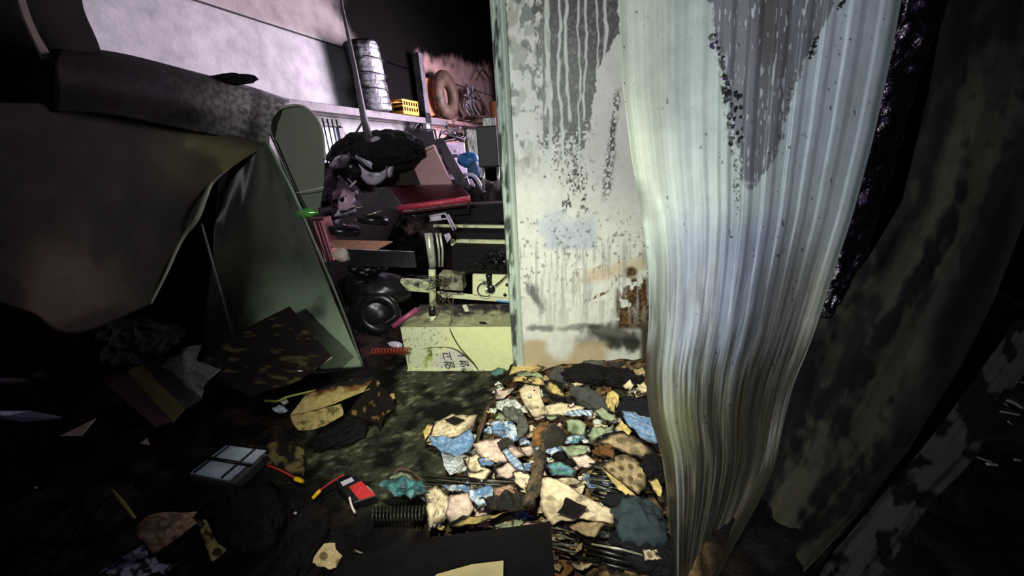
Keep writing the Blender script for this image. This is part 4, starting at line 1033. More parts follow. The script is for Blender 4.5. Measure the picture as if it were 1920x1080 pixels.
def rollc(px, py, U, V_):
    n = fbm(px / 5, py / 5, 231, 3); g = fbm(px / 50, py / 30, 233, 4); c = np.tile(lin((132, 132, 128)), px.shape + (1,))
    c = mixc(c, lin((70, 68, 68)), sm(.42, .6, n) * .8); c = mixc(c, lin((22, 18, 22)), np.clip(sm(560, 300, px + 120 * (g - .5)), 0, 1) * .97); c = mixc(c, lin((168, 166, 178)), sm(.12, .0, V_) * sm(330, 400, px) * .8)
    c = mixc(c, lin((40, 38, 38)), sm(18, 4, np.abs(px - 498 + .1 * py + 8 * (n - .5))) * .6); return c


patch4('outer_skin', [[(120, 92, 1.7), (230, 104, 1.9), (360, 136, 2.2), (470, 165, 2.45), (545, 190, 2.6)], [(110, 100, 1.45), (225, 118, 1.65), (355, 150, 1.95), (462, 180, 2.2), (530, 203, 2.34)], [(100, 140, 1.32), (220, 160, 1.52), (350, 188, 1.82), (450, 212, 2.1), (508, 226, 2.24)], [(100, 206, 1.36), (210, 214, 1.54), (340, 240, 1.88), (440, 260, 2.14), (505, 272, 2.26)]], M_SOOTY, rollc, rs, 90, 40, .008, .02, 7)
tear = [(505, 232), (512, 214), (526, 203), (545, 198), (566, 199), (585, 211), (600, 233), (607, 262), (609, 300), (607, 345), (601, 385), (590, 404), (574, 402), (561, 385), (548, 352), (532, 312), (518, 275), (507, 250)]
mflap = mat('flap_grey', (98, 104, 88), rough=.65, var=.12, bump=.05)
slab('end_flap', [at(x, y, 2.30 + (x - 505) * .0012) for x, y in tear], .012, mflap, rs, .002)
tube('flap_rim', curve([at(x, y, 2.285 + (x - 505) * .0012) for x, y in tear[-6:] + tear[:9]], 60), .007, mat('flap_edge', (150, 152, 136), rough=.5), rs, 8)
tube('flap_wire', [at(553, 362, 2.29), at(580, 357, 2.3), at(607, 351, 2.32)], .003, mat('wire_pale', (190, 192, 180)), rs, 6)
o = blob('charred_rag', at(418, 152, 2.28), (.36, .10, .06), M_BLACKM, seed=91, rz=.25, nu=36, nv=16); thing(o, 'charred rag lying along the top of the rolled sheet', 'rag')

# dark hanging sheet top left
tl = empty('hanging_dark_sheet', at(90, 0, 1.5), 'black hanging sheet with a pale curved edge at top left', 'metal sheet')
patch4('sheet_skin', [[(-60, -80, 1.35), (60, -80, 1.5), (150, -60, 1.7)], [(-60, 20, 1.35), (70, 20, 1.5), (152, 10, 1.7)], [(-60, 130, 1.35), (110, 110, 1.5), (182, 84, 1.7)], [(-60, 210, 1.35), (140, 190, 1.5), (200, 150, 1.7)]], M_SOOTY, back_dark, tl, 30, 30)
patch4('pale_edge', [[(16, -60, 1.32), (24, -60, 1.34), (30, -60, 1.36)], [(32, 10, 1.34), (40, 12, 1.36), (46, 10, 1.38)], [(52, 60, 1.36), (62, 66, 1.38), (70, 68, 1.4)], [(78, 112, 1.40), (92, 114, 1.42), (104, 120, 1.44)]], M_SOOTY, lambda px, py, U, V_: np.tile(lin((96, 90, 84)), px.shape + (1,)), tl, 12, 30)

# ------------------------------------------------------------------ debris items
STAIN = lin((14, 12, 11)); BRN = lin((70, 48, 28))
PAL = dict(C=(236, 218, 178), P=(228, 204, 184), Y=(216, 192, 122), B=(112, 150, 190), W=(222, 226, 214), G=(92, 94, 84), K=(22, 20, 18), N=(112, 78, 44), T=(70, 128, 130), S=(158, 172, 136), D=(176, 156, 116), L=(186, 200, 216), R=(150, 104, 80), H=(52, 50, 44))
PLACED = []


def insidedist(x, y, poly):
    d = np.full(x.shape, 1e9); n = len(poly)
    for i in range(n):
        ax, ay = poly[i]; bx, by = poly[(i + 1) % n]; ex, ey = bx - ax, by - ay; L2 = ex * ex + ey * ey + 1e-9; t = np.clip(((x - ax) * ex + (y - ay) * ey) / L2, 0, 1); d = np.minimum(d, np.hypot(x - ax - t * ex, y - ay - t * ey))
    return d


def scrap(name, poly, colk, label, cat, group=None, lift=.012, curl=0., crump=.006, tilt=None, burn=.35, deco=None, t=.0012, m=None, seed=None, rings=9, seg=40, top=None, flat=True):
    """a torn sheet, its outline given in pixels, lying on the debris"""
    seed = random.randint(0, 9999) if seed is None else seed; rr = random.Random(seed)
    poly = np.array(poly, float); G = ground(poly[:, 0], poly[:, 1], 0)[:, :2] if top is None else np.array([at(p[0], p[1], top) for p in poly])[:, :2]
    # resample outline
    Q = np.vstack([G, G[:1]]); sl = np.r_[0, np.cumsum(np.hypot(*(np.diff(Q, axis=0).T)))]; s = np.sort(np.r_[sl[:-1], (lambda q: q[np.argsort(np.abs(q[:, None] - sl[None]).min(1))[len(G):]])(np.linspace(0, sl[-1], seg, endpoint=False))]); O = np.stack([np.interp(s, sl, Q[:, 0]), np.interp(s, sl, Q[:, 1])], 1)
    c = O.mean(0); size = np.sqrt(((O - c) ** 2).sum(1).mean())
    jag = 1 + .06 * (fbm(s * 38, s * 0 + seed % 97, seed % 1000, 2) - .5) * 2; O = c + (O - c) * jag[:, None]
    T = np.linspace(0, 1, rings) ** .85; P = c + T[:, None, None] * (O - c)[None]; X, Y = P[..., 0], P[..., 1]
    base = hgt(X, Y); ctr = float(hgt(c[0], c[1])); Z = .55 * base + .45 * np.maximum(ctr, base.mean())
    Z = np.maximum(Z, base + .001)
    a = rr.uniform(0, 6.28); tl_ = rr.uniform(.05, .22) if tilt is None else tilt
    u = (X - c[0]) * math.cos(a) + (Y - c[1]) * math.sin(a); v = -(X - c[0]) * math.sin(a) + (Y - c[1]) * math.cos(a)
    Z = Z + lift + (0 if group == 'torn scraps in the lit heap' else .018) + tl_ * (u + size) * .5 + curl * (u / size) ** 2 * size
    k = 1.6 / size; cr = np.abs(fbm(u * k + seed % 31, v * k + seed % 17, seed % 997, 2) - .5) * 2; Z = Z + crump * (cr * 2.2 + .5 * fbm(u * 60 + 7, v * 60, seed % 991, 2))
    V = np.stack([X, Y, Z], -1)
    Tm = np.broadcast_to(T[:, None], X.shape); nz = fbm(X * 26 + 3, Y * 26, seed % 983, 4); px, py = proj(V)
    col = np.tile(lin(PAL[colk]), X.shape + (1,)) * (.88 + .24 * fbm(X * 8, Y * 8, seed % 977, 3))[..., None]
    if deco: col = deco(col, px, py, u / size, v / size, X, Y)
    if burn > 0:
        q = Tm - 1 + burn * 1.1 * nz; col = mixc(col, BRN, sm(-.12, .05, q) * .75); col = mixc(col, STAIN, sm(.0, .12, q))
    col = mixc(col, lin((60, 56, 46)), sm(.60, .72, fbm(X * 17 + 9, Y * 17 + 2, seed % 971, 3)) * .6)
    nR, nS = rings, seg; F = []
    for j in range(nR - 1):
        for i in range(nS): F.append((j * nS + i, j * nS + (i + 1) % nS, (j + 1) * nS + (i + 1) % nS, (j + 1) * nS + i))
    Vf = V.reshape(-1, 3); Cf = col.reshape(-1, 3)
    o = mesh(name, Vf, F[nS:] if False else F, m or M_CARD, cols=Cf, smooth=not flat)
    bm = bmesh.new(); bm.from_mesh(o.data); bmesh.ops.remove_doubles(bm, verts=bm.verts[:], dist=1e-6); bmesh.ops.recalc_face_normals(bm, faces=bm.faces)
    if sum(f.normal.z for f in bm.faces) < 0: bmesh.ops.reverse_faces(bm, faces=bm.faces)
    bm.to_mesh(o.data); bm.free(); solid(o, t)
    thing(o, label, cat, group); PLACED.append((o, poly.mean(0))); return o


def dots(step=.032, r=.010, c=(120, 92, 52), only=None):
    def f(col, px, py, u, v, X, Y):
        a = X * .86 + Y * .5; b = -X * .5 + Y * .86; row = np.floor(b / step); aa = a + (row % 2) * step / 2; d = np.hypot((aa / step - np.round(aa / step)) * step, (b / step - np.floor(b / step) - .5) * step); return mixc(col, lin(c), sm(r, r * .82, d) * .85)
    return f


def stripes(c=(235, 238, 235), n=6, ax=0, w=.5):
    def f(col, px, py, u, v, X, Y):
        q = (u if ax == 0 else v) * n + .3 * np.sin(v * 3); return mixc(col, lin(c), sm(w, w + .1, q - np.floor(q)))
    return f


def blueprint(col, px, py, u, v, X, Y):
    n = fbm(u * 2.2 + 4, v * 2.2, 17, 3); col = mixc(col, lin((205, 218, 226)), sm(.48, .54, n)); col = mixc(col, lin((60, 92, 130)), sm(.60, .66, fbm(u * 4 + 1, v * 4, 27, 3))); return col


def printed(col, px, py, u, v, X, Y):
    g = fbm(u * 9, v * 9, 37, 2); band = sm(.2, .25, np.abs((v * 3) % 1 - .5)); return mixc(col, lin((60, 62, 50)), sm(.62, .67, g) * band * .9)


S_ = scrap
# back edge of the heap
S_('cardboard_piece', [(949, 716), (958, 702), (980, 690), (1002, 694), (1022, 704), (1016, 714), (985, 712), (965, 715)], 'Y', 'curved yellow cardboard topmost of the layers against the white panel', 'cardboard', lift=.05, curl=-.25, burn=.3)
S_('cardboard_piece', [(956, 722), (985, 713), (1015, 714), (1026, 723), (1020, 729), (990, 724), (965, 725)], 'S', 'pale greenish cardboard layer second from the panel', 'cardboard', lift=.045, curl=-.2)
S_('cardboard_piece', [(962, 729), (990, 724), (1022, 729), (1028, 737), (1018, 741), (985, 734), (962, 734)], 'Y', 'yellow cardboard layer third from the panel', 'cardboard', lift=.042, curl=-.15)
S_('teal_scrap', [(921, 707), (935, 701), (948, 706), (946, 717), (930, 719), (920, 715)], 'T', 'small teal plastic scrap at the foot of the cream machine', 'scrap', lift=.03, m=M_WETP)
S_('cardboard_piece', [(929, 748), (950, 744), (972, 742), (958, 758), (944, 764), (929, 764)], 'P', 'pinkish curled cardboard at the left rim of the heap below the black label', 'cardboard', curl=.25, lift=.03)
S_('cardboard_sheet', [(972, 746), (984, 733), (1012, 734), (1015, 755), (1020, 772), (1030, 792), (1002, 797), (985, 776)], 'C', 'large clean cream cardboard sheet in the upper middle of the heap', 'cardboard', lift=.028, burn=.08, crump=.003, tilt=.06, deco=lambda c, px, py, u, v, X, Y: mixc(c, lin((120, 100, 80)), sm(5.5, 4.2, np.hypot(px - 1007, (py - 764) * 1.2))))
S_('printed_card', [(932, 768), (962, 757), (982, 778), (992, 792), (968, 790), (945, 788), (930, 782)], 'W', 'white printed card with dark specks beside the grey crumpled paper', 'card', lift=.03, burn=.1, deco=printed)
S_('burnt_cardboard', [(1014, 735), (1040, 727), (1052, 740), (1062, 768), (1040, 766), (1018, 756)], 'Y', 'yellow cardboard burnt brown beside the grey cloth', 'cardboard', lift=.035, burn=.8, crump=.012)
S_('cardboard_sheet', [(1020, 778), (1058, 770), (1096, 779), (1094, 792), (1022, 793)], 'C', 'flat cream cardboard strip just above the round scorched tin', 'cardboard', lift=.03, burn=.12, tilt=.05)
S_('card_label', [(941, 737), (960, 722), (968, 727), (949, 741)], 'K', 'small black label left of the yellow cardboard layers', 'label', lift=.062, burn=0, crump=.001, tilt=.02)
S_('ring_label', [(929, 741), (936, 736), (945, 740), (943, 748), (933, 749)], 'W', 'small white ring printed label at the heap\'s upper left rim', 'label', lift=.055, burn=0, crump=.001, deco=lambda c, px, py, u, v, X, Y: mixc(c, lin((50, 50, 40)), sm(.25, .15, np.abs(np.hypot(u, v) - .5))))
S_('grey_paper', [(944, 786), (962, 783), (978, 786), (985, 797), (983, 813), (956, 812), (945, 801)], 'G', 'grey crumpled sooty paper above the blue printed wrapper', 'paper', lift=.045, crump=.018, burn=.1, m=M_WETP)
S_('blue_wrapper', [(922, 816), (940, 808), (962, 811), (972, 824), (976, 842), (966, 849), (945, 841), (925, 833)], 'B', 'blue and white printed wrapper under the grey crumpled paper', 'wrapper', lift=.04, deco=blueprint, burn=.08, m=M_WETP, crump=.012)
S_('grey_paper', [(974, 806), (988, 806), (993, 822), (984, 842), (973, 852), (970, 828)], 'G', 'narrow dark grey folded paper left of the round scorched tin', 'paper', lift=.05, burn=.1, curl=.2)
# round scorched tin
ct = ground(1030, 838); tn = empty('scorched_tin', ct, 'round scorched brown and black tin in the middle of the heap', 'tin')
n_ = 36; V = []; C = []
prof = [(0, 0), (.07, .0), (.088, .015), (.092, .04), (.086, .068), (.072, .09), (.05, .104), (.025, .111), (0, .113)]
for r, h in prof:
    for q in range(n_): t = 2 * math.pi * q / n_; k = 1 + .04 * math.sin(3 * t + h * 30); V.append(ct + np.array([r * k * math.cos(t), r * k * math.sin(t) * .85, h + .01])); C.append(mixc(lin((48, 46, 38))[None], lin((170, 120, 62)), np.array([float(sm(.0, -.07, r * math.cos(t) * .9 + .05 * random.uniform(-1, 1) * .5 + .012 * math.sin(3 * t)))]))[0])
mesh('tin_body', V, gridfaces(n_, len(prof), True), M_CARD, tn, smooth=True, cols=C)
S_('sage_paper', [(1062, 808), (1085, 806), (1099, 815), (1097, 832), (1078, 836), (1064, 828)], 'S', 'pale sage paper immediately right of the round scorched tin', 'paper', lift=.04, burn=.15)
S_('teal_scrap', [(1052, 842), (1075, 834), (1098, 831), (1102, 845), (1080, 852), (1058, 852)], 'T', 'teal plastic scrap below the sage paper', 'scrap', lift=.035, m=M_WETP, crump=.012, deco=blueprint)
S_('blue_wrapper', [(1055, 793), (1082, 787), (1112, 792), (1108, 803), (1070, 801)], 'B', 'flat blue and white packet behind the round scorched tin', 'packet', lift=.045, deco=stripes(n=2), m=M_WETP, burn=.05)
S_('blue_wrapper', [(1000, 858), (1020, 849), (1050, 852), (1060, 866), (1035, 872), (1004, 868)], 'B', 'blue and white wrapper below the round scorched tin', 'wrapper', lift=.035, deco=blueprint, m=M_WETP)
S_('green_paper', [(1050, 856), (1085, 851), (1108, 852), (1095, 876), (1075, 884), (1060, 870)], 'S', 'greenish paper below the teal plastic scrap', 'paper', lift=.03, burn=.15)
# left cluster
S_('cardboard_sheet', [(800, 822), (820, 806), (850, 792), (897, 799), (892, 822), (862, 836), (832, 840), (802, 846)], 'C', 'cream cardboard sheet with a black label at the heap\'s left tip', 'cardboard', lift=.03, burn=.14, crump=.008, deco=dots(.03, .006, (140, 120, 90)))
S_('cardboard_piece', [(795, 826), (803, 808), (818, 812), (812, 834), (800, 850)], 'Y', 'upright burnt yellow flap at the heap\'s extreme left', 'cardboard', lift=.035, burn=.5, tilt=.5)
S_('card_label', [(836, 811), (855, 804), (874, 810), (856, 820)], 'K', 'small black label on the leftmost cardboard sheet', 'label', lift=.065, burn=0, crump=.002)
S_('blue_cloth', [(808, 843), (850, 846), (886, 829), (894, 848), (886, 866), (862, 880), (836, 876), (815, 862)], 'B', 'blue cloth spread over the left side of the heap', 'cloth', lift=.05, crump=.016, m=M_WETP, burn=.06, deco=stripes((150, 180, 205), 5, 1, .7))
S_('striped_sleeve', [(830, 868), (850, 862), (858, 885), (862, 910), (848, 917), (836, 895)], 'L', 'white and pale blue ladder-striped band hanging off the blue cloth', 'band', lift=.055, m=M_WETP, burn=0, deco=stripes((235, 238, 232), 3.2, 0, .35))
S_('white_loop', [(852, 882), (868, 872), (884, 880), (878, 905), (862, 912)], 'W', 'white looped strap beside the ladder-striped band', 'strap', lift=.05, m=M_WETP, burn=.1)
o = tube('charred_stick', curve([ground(893, 848, .03), ground(905, 815, .05), ground(914, 785, .055), ground(922, 768, .05)], 14), [.006, .012, .014, .006], M_BROWN, n=8); thing(o, 'thin charred stick leaning across the heap\'s left side', 'stick')
# centre
S_('cardboard_sheet', [(888, 862), (925, 845), (962, 850), (988, 872), (950, 888), (908, 892)], 'P', 'pinkish cardboard with a brown label below the blue printed wrapper', 'cardboard', lift=.04, burn=.15)
S_('card_label', [(934, 857), (955, 848), (966, 861), (941, 872)], 'H', 'dark brown label on the pinkish cardboard', 'label', lift=.075, burn=0, crump=.001)
S_('cardboard_piece', [(870, 884), (900, 866), (918, 880), (914, 902), (882, 908)], 'C', 'cream folded cardboard right of the white strap', 'cardboard', lift=.04, curl=.2)
S_('blue_wrapper', [(898, 886), (914, 880), (930, 890), (922, 901), (904, 899)], 'B', 'small blue crumple right of the cream folded cardboard', 'wrapper', lift=.055, m=M_WETP)
S_('blue_wrapper', [(940, 868), (950, 862), (980, 895), (990, 915), (975, 912), (955, 890)], 'L', 'long pale blue folded strip left of the charred post', 'wrapper', lift=.06, m=M_WETP, deco=stripes((90, 130, 170), 2.4, 1, .6))
S_('cardboard_piece', [(925, 895), (965, 882), (985, 905), (960, 918), (930, 915)], 'P', 'pinkish cardboard just above the bundle of dark rods', 'cardboard', lift=.035)
S_('cardboard_piece', [(872, 898), (905, 892), (926, 905), (915, 918), (880, 915)], 'C', 'cream cardboard chip above the left half of the dark rods', 'cardboard', lift=.035)
# rods
def rods(name, a, b, n, spread, label, mats, r=.005, lift=.06, group=None):
    t = empty(name, ground((a[0] + b[0]) / 2, (a[1] + b[1]) / 2), label, 'rods', group)
    for k in range(n):
        s = (k / max(1, n - 1) - .5) * spread; q = [ground(a[0] + random.uniform(-6, 6), a[1] + s + random.uniform(-1, 1), lift + .01 * math.sin(k)), ground((a[0] + b[0]) / 2, (a[1] + b[1]) / 2 + s, lift + .015 * math.sin(k * 2)), ground(b[0] + random.uniform(-6, 6), b[1] + s * 1.1, lift + .01 * math.sin(k * 3))]
        q[1] = (q[0] + q[2]) / 2 + [0, 0, random.uniform(-.003, .006)]; tube('rod', q, r * random.uniform(.7, 1.15), mats[k % len(mats)], t, 6)
    return t


mrod = mat('rod_grey', (98, 98, 84), rough=.3, metal=.2, soot=.3); mrodk = mat('rod_black', (26, 26, 22), rough=.3)
rods('rod_bundle', (800, 914), (976, 927), 5, 12, 'bundle of thin dark rods lying across the heap\'s left front', [mrod, mrodk], .0035, .05)
rods('rod_bundle', (1108, 915), (1172, 925), 11, 60, 'fan of black ribbed rods right of the spotted carton', [mrodk, mrodk, mrod], .0055, .06)
rods('rod_bundle', (1036, 1032), (1080, 1042), 8, 42, 'short black rods beside the charred box at the bottom', [mrodk, mrod], .004, .07)
rods('rod_bundle', (1090, 1045), (1215, 1075), 5, 34, 'long black rods along the bottom right of the heap', [mrodk], .007, .05)
o = tube('bright_rod', [ground(1108, 1049, .08), ground(1160, 1060, .085), ground(1205, 1071, .08)], .0035, mat('bright_rod', (200, 196, 165), metal=.4, rough=.3), n=6); thing(o, 'single bright rod lying on the long black rods', 'rod')
# lower left of the heap
S_('blue_wrapper', [(830, 930), (870, 926), (905, 934), (880, 944), (845, 942)], 'B', 'blue strip just below the thin dark rods', 'wrapper', lift=.03, m=M_WETP, deco=blueprint)
S_('cardboard_sheet', [(800, 944), (822, 932), (846, 948), (852, 975), (830, 1002), (808, 1012), (802, 975)], 'C', 'cream torn cardboard at the heap\'s lower left tip', 'cardboard', lift=.03, burn=.25, deco=printed)
S_('cardboard_sheet', [(848, 950), (880, 945), (892, 972), (880, 995), (850, 1004), (838, 985)], 'P', 'pinkish cardboard next to the lower left tip piece', 'cardboard', lift=.035, burn=.12)
S_('blue_wrapper', [(882, 944), (922, 932), (932, 955), (922, 976), (898, 974), (884, 960)], 'B', 'torn blue and pale sheet in the lower middle of the heap', 'wrapper', lift=.05, m=M_WETP, deco=blueprint, burn=.06)
S_('striped_cloth', [(924, 936), (964, 930), (970, 950), (955, 972), (930, 968)], 'R', 'reddish striped cloth between torn blue sheet and charred post', 'cloth', lift=.05, deco=stripes((205, 180, 150), 5, 0, .5))
S_('burnt_cardboard', [(840, 1004), (870, 988), (905, 990), (962, 982), (975, 988), (920, 1000), (870, 1012)], 'Y', 'yellow cardboard edge with burnt fringe above the charred box', 'cardboard', lift=.04, burn=.5)
S_('ashy_clump', [(905, 975), (940, 960), (985, 955), (1000, 975), (970, 990), (920, 992)], 'H', 'ashy dark clump left of the charred post foot', 'clump', lift=.05, crump=.03, burn=.2)
# charred post (split timber)
P_ = curve([ground(1018, 860, .08), ground(1012, 900, .09), ground(1004, 940, .10), ground(992, 985, .10)], 30); V = []
for i, p in enumerate(P_):
    for q in range(10): t = 2 * math.pi * q / 10; r = .010 + .030 * float(fbm(i / 2.5, q * 1.3, 301, 3)) - .006 * (i < 3); V.append(p + RT * r * math.cos(t) + np.array([0, 0, r * .8 * math.sin(t)]))
o = mesh('charred_post', V, gridfaces(10, 30, True) + [tuple(range(10))[::-1], tuple(range(290, 300))], mat('charred_timber', (104, 88, 58), rough=.7, var=.6, scale=40, bump=1, soot=.45)); thing(o, 'charred split timber post standing out of the heap\'s centre', 'timber')
for k, (x, y, s) in enumerate(((1030, 858, .05), (1050, 872, .07), (1068, 884, .06))):
    o = blob('charcoal_chunk', ground(x, y, .05), (s, s * .6, s * .6), M_CHAR, seed=310 + k, nu=14, nv=9); thing(o, ('charcoal chunk at the top of the charred post', 'charcoal chunk right of the charred post top', 'charcoal chunk above the blue-green scrap')[k], 'charcoal')
# right half
S_('teal_scrap', [(1022, 892), (1050, 884), (1082, 900), (1076, 916), (1035, 914)], 'B', 'blue-green scrap above the spotted carton', 'scrap', lift=.035, m=M_WETP, deco=lambda c, px, py, u, v, X, Y: mixc(c, lin((90, 150, 140)), sm(.45, .55, fbm(u * 2, v * 2, 3, 3))))
S_('cardboard_piece', [(1040, 916), (1078, 914), (1092, 922), (1060, 930)], 'C', 'cream cardboard sliver under the blue-green scrap', 'cardboard', lift=.03)
S_('cardboard_piece', [(1070, 880), (1100, 872), (1120, 888), (1105, 902), (1085, 898)], 'P', 'pinkish cardboard chip left of the small orange carton', 'cardboard', lift=.04)


def ctn(col, px, py, u, v, X, Y):
    for x, y, r, dark in ((1035, 958, 9, .35), (1076, 960, 8, .8), (1111, 975, 8, .6), (1133, 995, 9, .45), (1034, 988, 9, .5), (1086, 936, 8, .5), (1108, 1021, 8, .9)):
        col = mixc(col, lin((112, 92, 52)), sm(r, r * .82, np.hypot(px - x, (py - y) * 1.15)) * dark)
    return col


S_('spotted_carton', [(1014, 925), (1030, 921), (1062, 936), (1105, 960), (1151, 984), (1146, 1010), (1125, 1006), (1085, 1001), (1036, 1016), (1014, 990)], 'C', 'cream carton flattened, printed with brown spots and a black label', 'carton', lift=.06, burn=.06, crump=.003, tilt=.06, deco=ctn, rings=26, seg=120, flat=False, seed=5)
S_('carton_flap', [(1062, 1010), (1090, 1002), (1128, 1006), (1136, 1012), (1116, 1037), (1090, 1030)], 'D', 'brownish spotted flap folded under the spotted carton', 'carton', lift=.05, burn=.2, deco=ctn, rings=16, seg=60)
lab = S_('black_label', [(1046, 998), (1061, 967), (1101, 985), (1082, 1006)], 'K', 'black square label with white script on the spotted carton', 'label', lift=.083, burn=0, crump=.0, tilt=.05, t=.0008, seed=5)
for a_, b_ in (((1064, 995), (1072, 986)), ((1070, 990), (1079, 980)), ((1074, 984), (1081, 976))):
    zz = .0; w_ = tube('script_mark', curve([ground(a_[0], a_[1], .098), ground((a_[0] + b_[0]) / 2 + 1.5, (a_[1] + b_[1]) / 2, .098), ground(b_[0], b_[1], .098)], 8), .0013, mat('white_ink', (225, 220, 195), bump=0), None, 5); w_.parent = lab; w_.location = -lab.location
tri = [ground(1094, 990, .09), ground(1104, 989, .09), ground(1097, 982, .09), ground(1094, 990, .09)]
w_ = tube('triangle_mark', tri, .0016, M_INK, None, 5); w_.parent = lab; w_.location = -lab.location
S_('spotted_board', [(1128, 905), (1148, 884), (1180, 880), (1210, 905), (1208, 940), (1196, 958), (1170, 942), (1148, 922)], 'D', 'tan board with large brown spots at the heap\'s right', 'board', lift=.06, burn=.18, deco=dots(.042, .013, (80, 62, 36)), rings=18, seg=70, seed=9)
S_('cardboard_piece', [(1128, 907), (1150, 918), (1175, 942), (1192, 958), (1172, 956), (1148, 935)], 'Y', 'bright yellow torn edge along the tan spotted board', 'cardboard', lift=.055, burn=.1)
S_('scorched_board', [(1120, 862), (1140, 843), (1165, 838), (1200, 856), (1226, 880), (1212, 896), (1170, 882), (1135, 872)], 'D', 'greyish scorched board lying below the blue bag', 'board', lift=.07, burn=.45, rings=14, seg=60)
S_('orange_carton', [(1121, 868), (1134, 862), (1150, 872), (1150, 896), (1136, 892), (1122, 886)], 'N', 'small orange-brown carton side above the tan spotted board', 'carton', lift=.075, burn=.2, tilt=.3)
S_('green_paper', [(1096, 842), (1108, 826), (1150, 818), (1150, 834), (1128, 846), (1106, 856)], 'S', 'greenish pulp sheet right of the teal plastic scrap', 'paper', lift=.045, crump=.014)
S_('cardboard_piece', [(1152, 828), (1164, 812), (1184, 834), (1176, 846)], 'Y', 'small yellow cardboard corner left of the blue bag', 'cardboard', lift=.055, burn=.1)
S_('yellow_pulp', [(1134, 778), (1142, 762), (1158, 765), (1160, 782), (1150, 802), (1138, 792)], 'Y', 'yellow-green pulpy lump left of the black bag', 'pulp', lift=.05, crump=.03, burn=.1)
S_('folded_paper', [(1112, 796), (1126, 786), (1152, 800), (1158, 812), (1128, 812)], 'S', 'folded sage paper above the greenish pulp sheet', 'paper', lift=.05, curl=.3)
o = blob('black_bag', ground(1196, 790, .06), (.24, .16, .12), M_BLACKM, seed=401, rz=-.3, nu=40, nv=20); thing(o, 'black crumpled bag against the corrugated sheet', 'bag')
S_('blue_bag', [(1164, 800), (1188, 806), (1222, 826), (1240, 852), (1238, 868), (1212, 870), (1190, 850), (1170, 822)], 'B', 'blue striped plastic bag wedged against the corrugated sheet', 'bag', lift=.08, m=M_WETP, crump=.015, burn=.06, deco=stripes((150, 175, 200), 2.5, 1, .6), rings=14, seg=60)
o = blob('grey_sock', ground(1108, 764, .05), (.26, .10, .09), M_GREY, seed=402, rz=-.55, nu=44, nv=22); thing(o, 'long grey sooty cloth roll above the cream cardboard strip', 'cloth')
o = blob('charred_cloth', ground(1100, 718, .06), (.30, .16, .10), M_CHAR, seed=403, rz=.2, nu=44, nv=22); thing(o, 'charred black cloth heaped against the foot of the white panel', 'cloth')
o = blob('charred_cloth', ground(1165, 722, .05), (.26, .16, .10), M_CHAR, seed=404, rz=.0, nu=44, nv=22); thing(o, 'charred black cloth at the corner of white panel and corrugated sheet', 'cloth')
o = blob('dark_cloth', ground(1050, 716, .05), (.14, .12, .08), M_GREY, seed=405, nu=30, nv=16); thing(o, 'dark grey cloth lump right of the yellow cardboard layers', 'cloth')
S_('cardboard_piece', [(1165, 742), (1180, 732), (1190, 742), (1182, 754), (1170, 752)], 'C', 'cream chip left of two others near the corrugated sheet', 'cardboard', lift=.05)
S_('cardboard_piece', [(1184, 712), (1206, 706), (1210, 720), (1190, 724)], 'D', 'tan chip close under the white panel\'s right corner', 'cardboard', lift=.05)
S_('cardboard_piece', [(1192, 742), (1208, 732), (1214, 756), (1200, 760)], 'C', 'cream chip touching the corrugated sheet above the black bag', 'cardboard', lift=.05)
S_('cardboard_piece', [(1070, 738), (1088, 734), (1094, 742), (1078, 746)], 'C', 'small cream chip behind the grey cloth roll', 'cardboard', lift=.055)
o = blob('teal_bag', ground(1195, 1002, .06), (.18, .15, .13), M_CLOTH, seed=406, rz=.2, nu=44, nv=22, flat=False, amp=.4); thing(o, 'dark teal cloth bag at the heap\'s lower right', 'bag')
o = blob('black_bag', ground(1205, 1040, .03), (.22, .14, .10), M_BLACKM, seed=407, nu=30, nv=16); thing(o, 'black rag in front of the dark teal bag', 'rag')
o = blob('black_bag', ground(1180, 962, .04), (.20, .10, .09), M_BLACKM, seed=408, nu=30, nv=16); thing(o, 'black rag between tan spotted board and teal bag', 'rag')
o = blob('charred_cloth', ground(1222, 900, .05), (.12, .14, .12), M_CHAR, seed=409, nu=30, nv=16); thing(o, 'charred lump at the heap edge below the blue bag', 'lump')
S_('cardboard_piece', [(1212, 926), (1230, 922), (1240, 940), (1236, 966), (1224, 952)], 'Y', 'yellow cardboard strip against the corrugated sheet beside the teal bag', 'cardboard', lift=.05, burn=.3)
S_('cardboard_piece', [(1198, 1062), (1228, 1060), (1238, 1078), (1205, 1084)], 'C', 'cream spotted cardboard scrap at the very bottom right of the heap', 'cardboard', lift=.06, deco=dots(.03, .01))
S_('cardboard_piece', [(1000, 912), (1014, 888), (1022, 900), (1012, 928)], 'C', 'cream sliver immediately right of the charred post', 'cardboard', lift=.05)
S_('cardboard_piece', [(962, 912), (985, 905), (1000, 920), (985, 945), (968, 935)], 'C', 'cream cardboard immediately left of the charred post', 'cardboard', lift=.05)

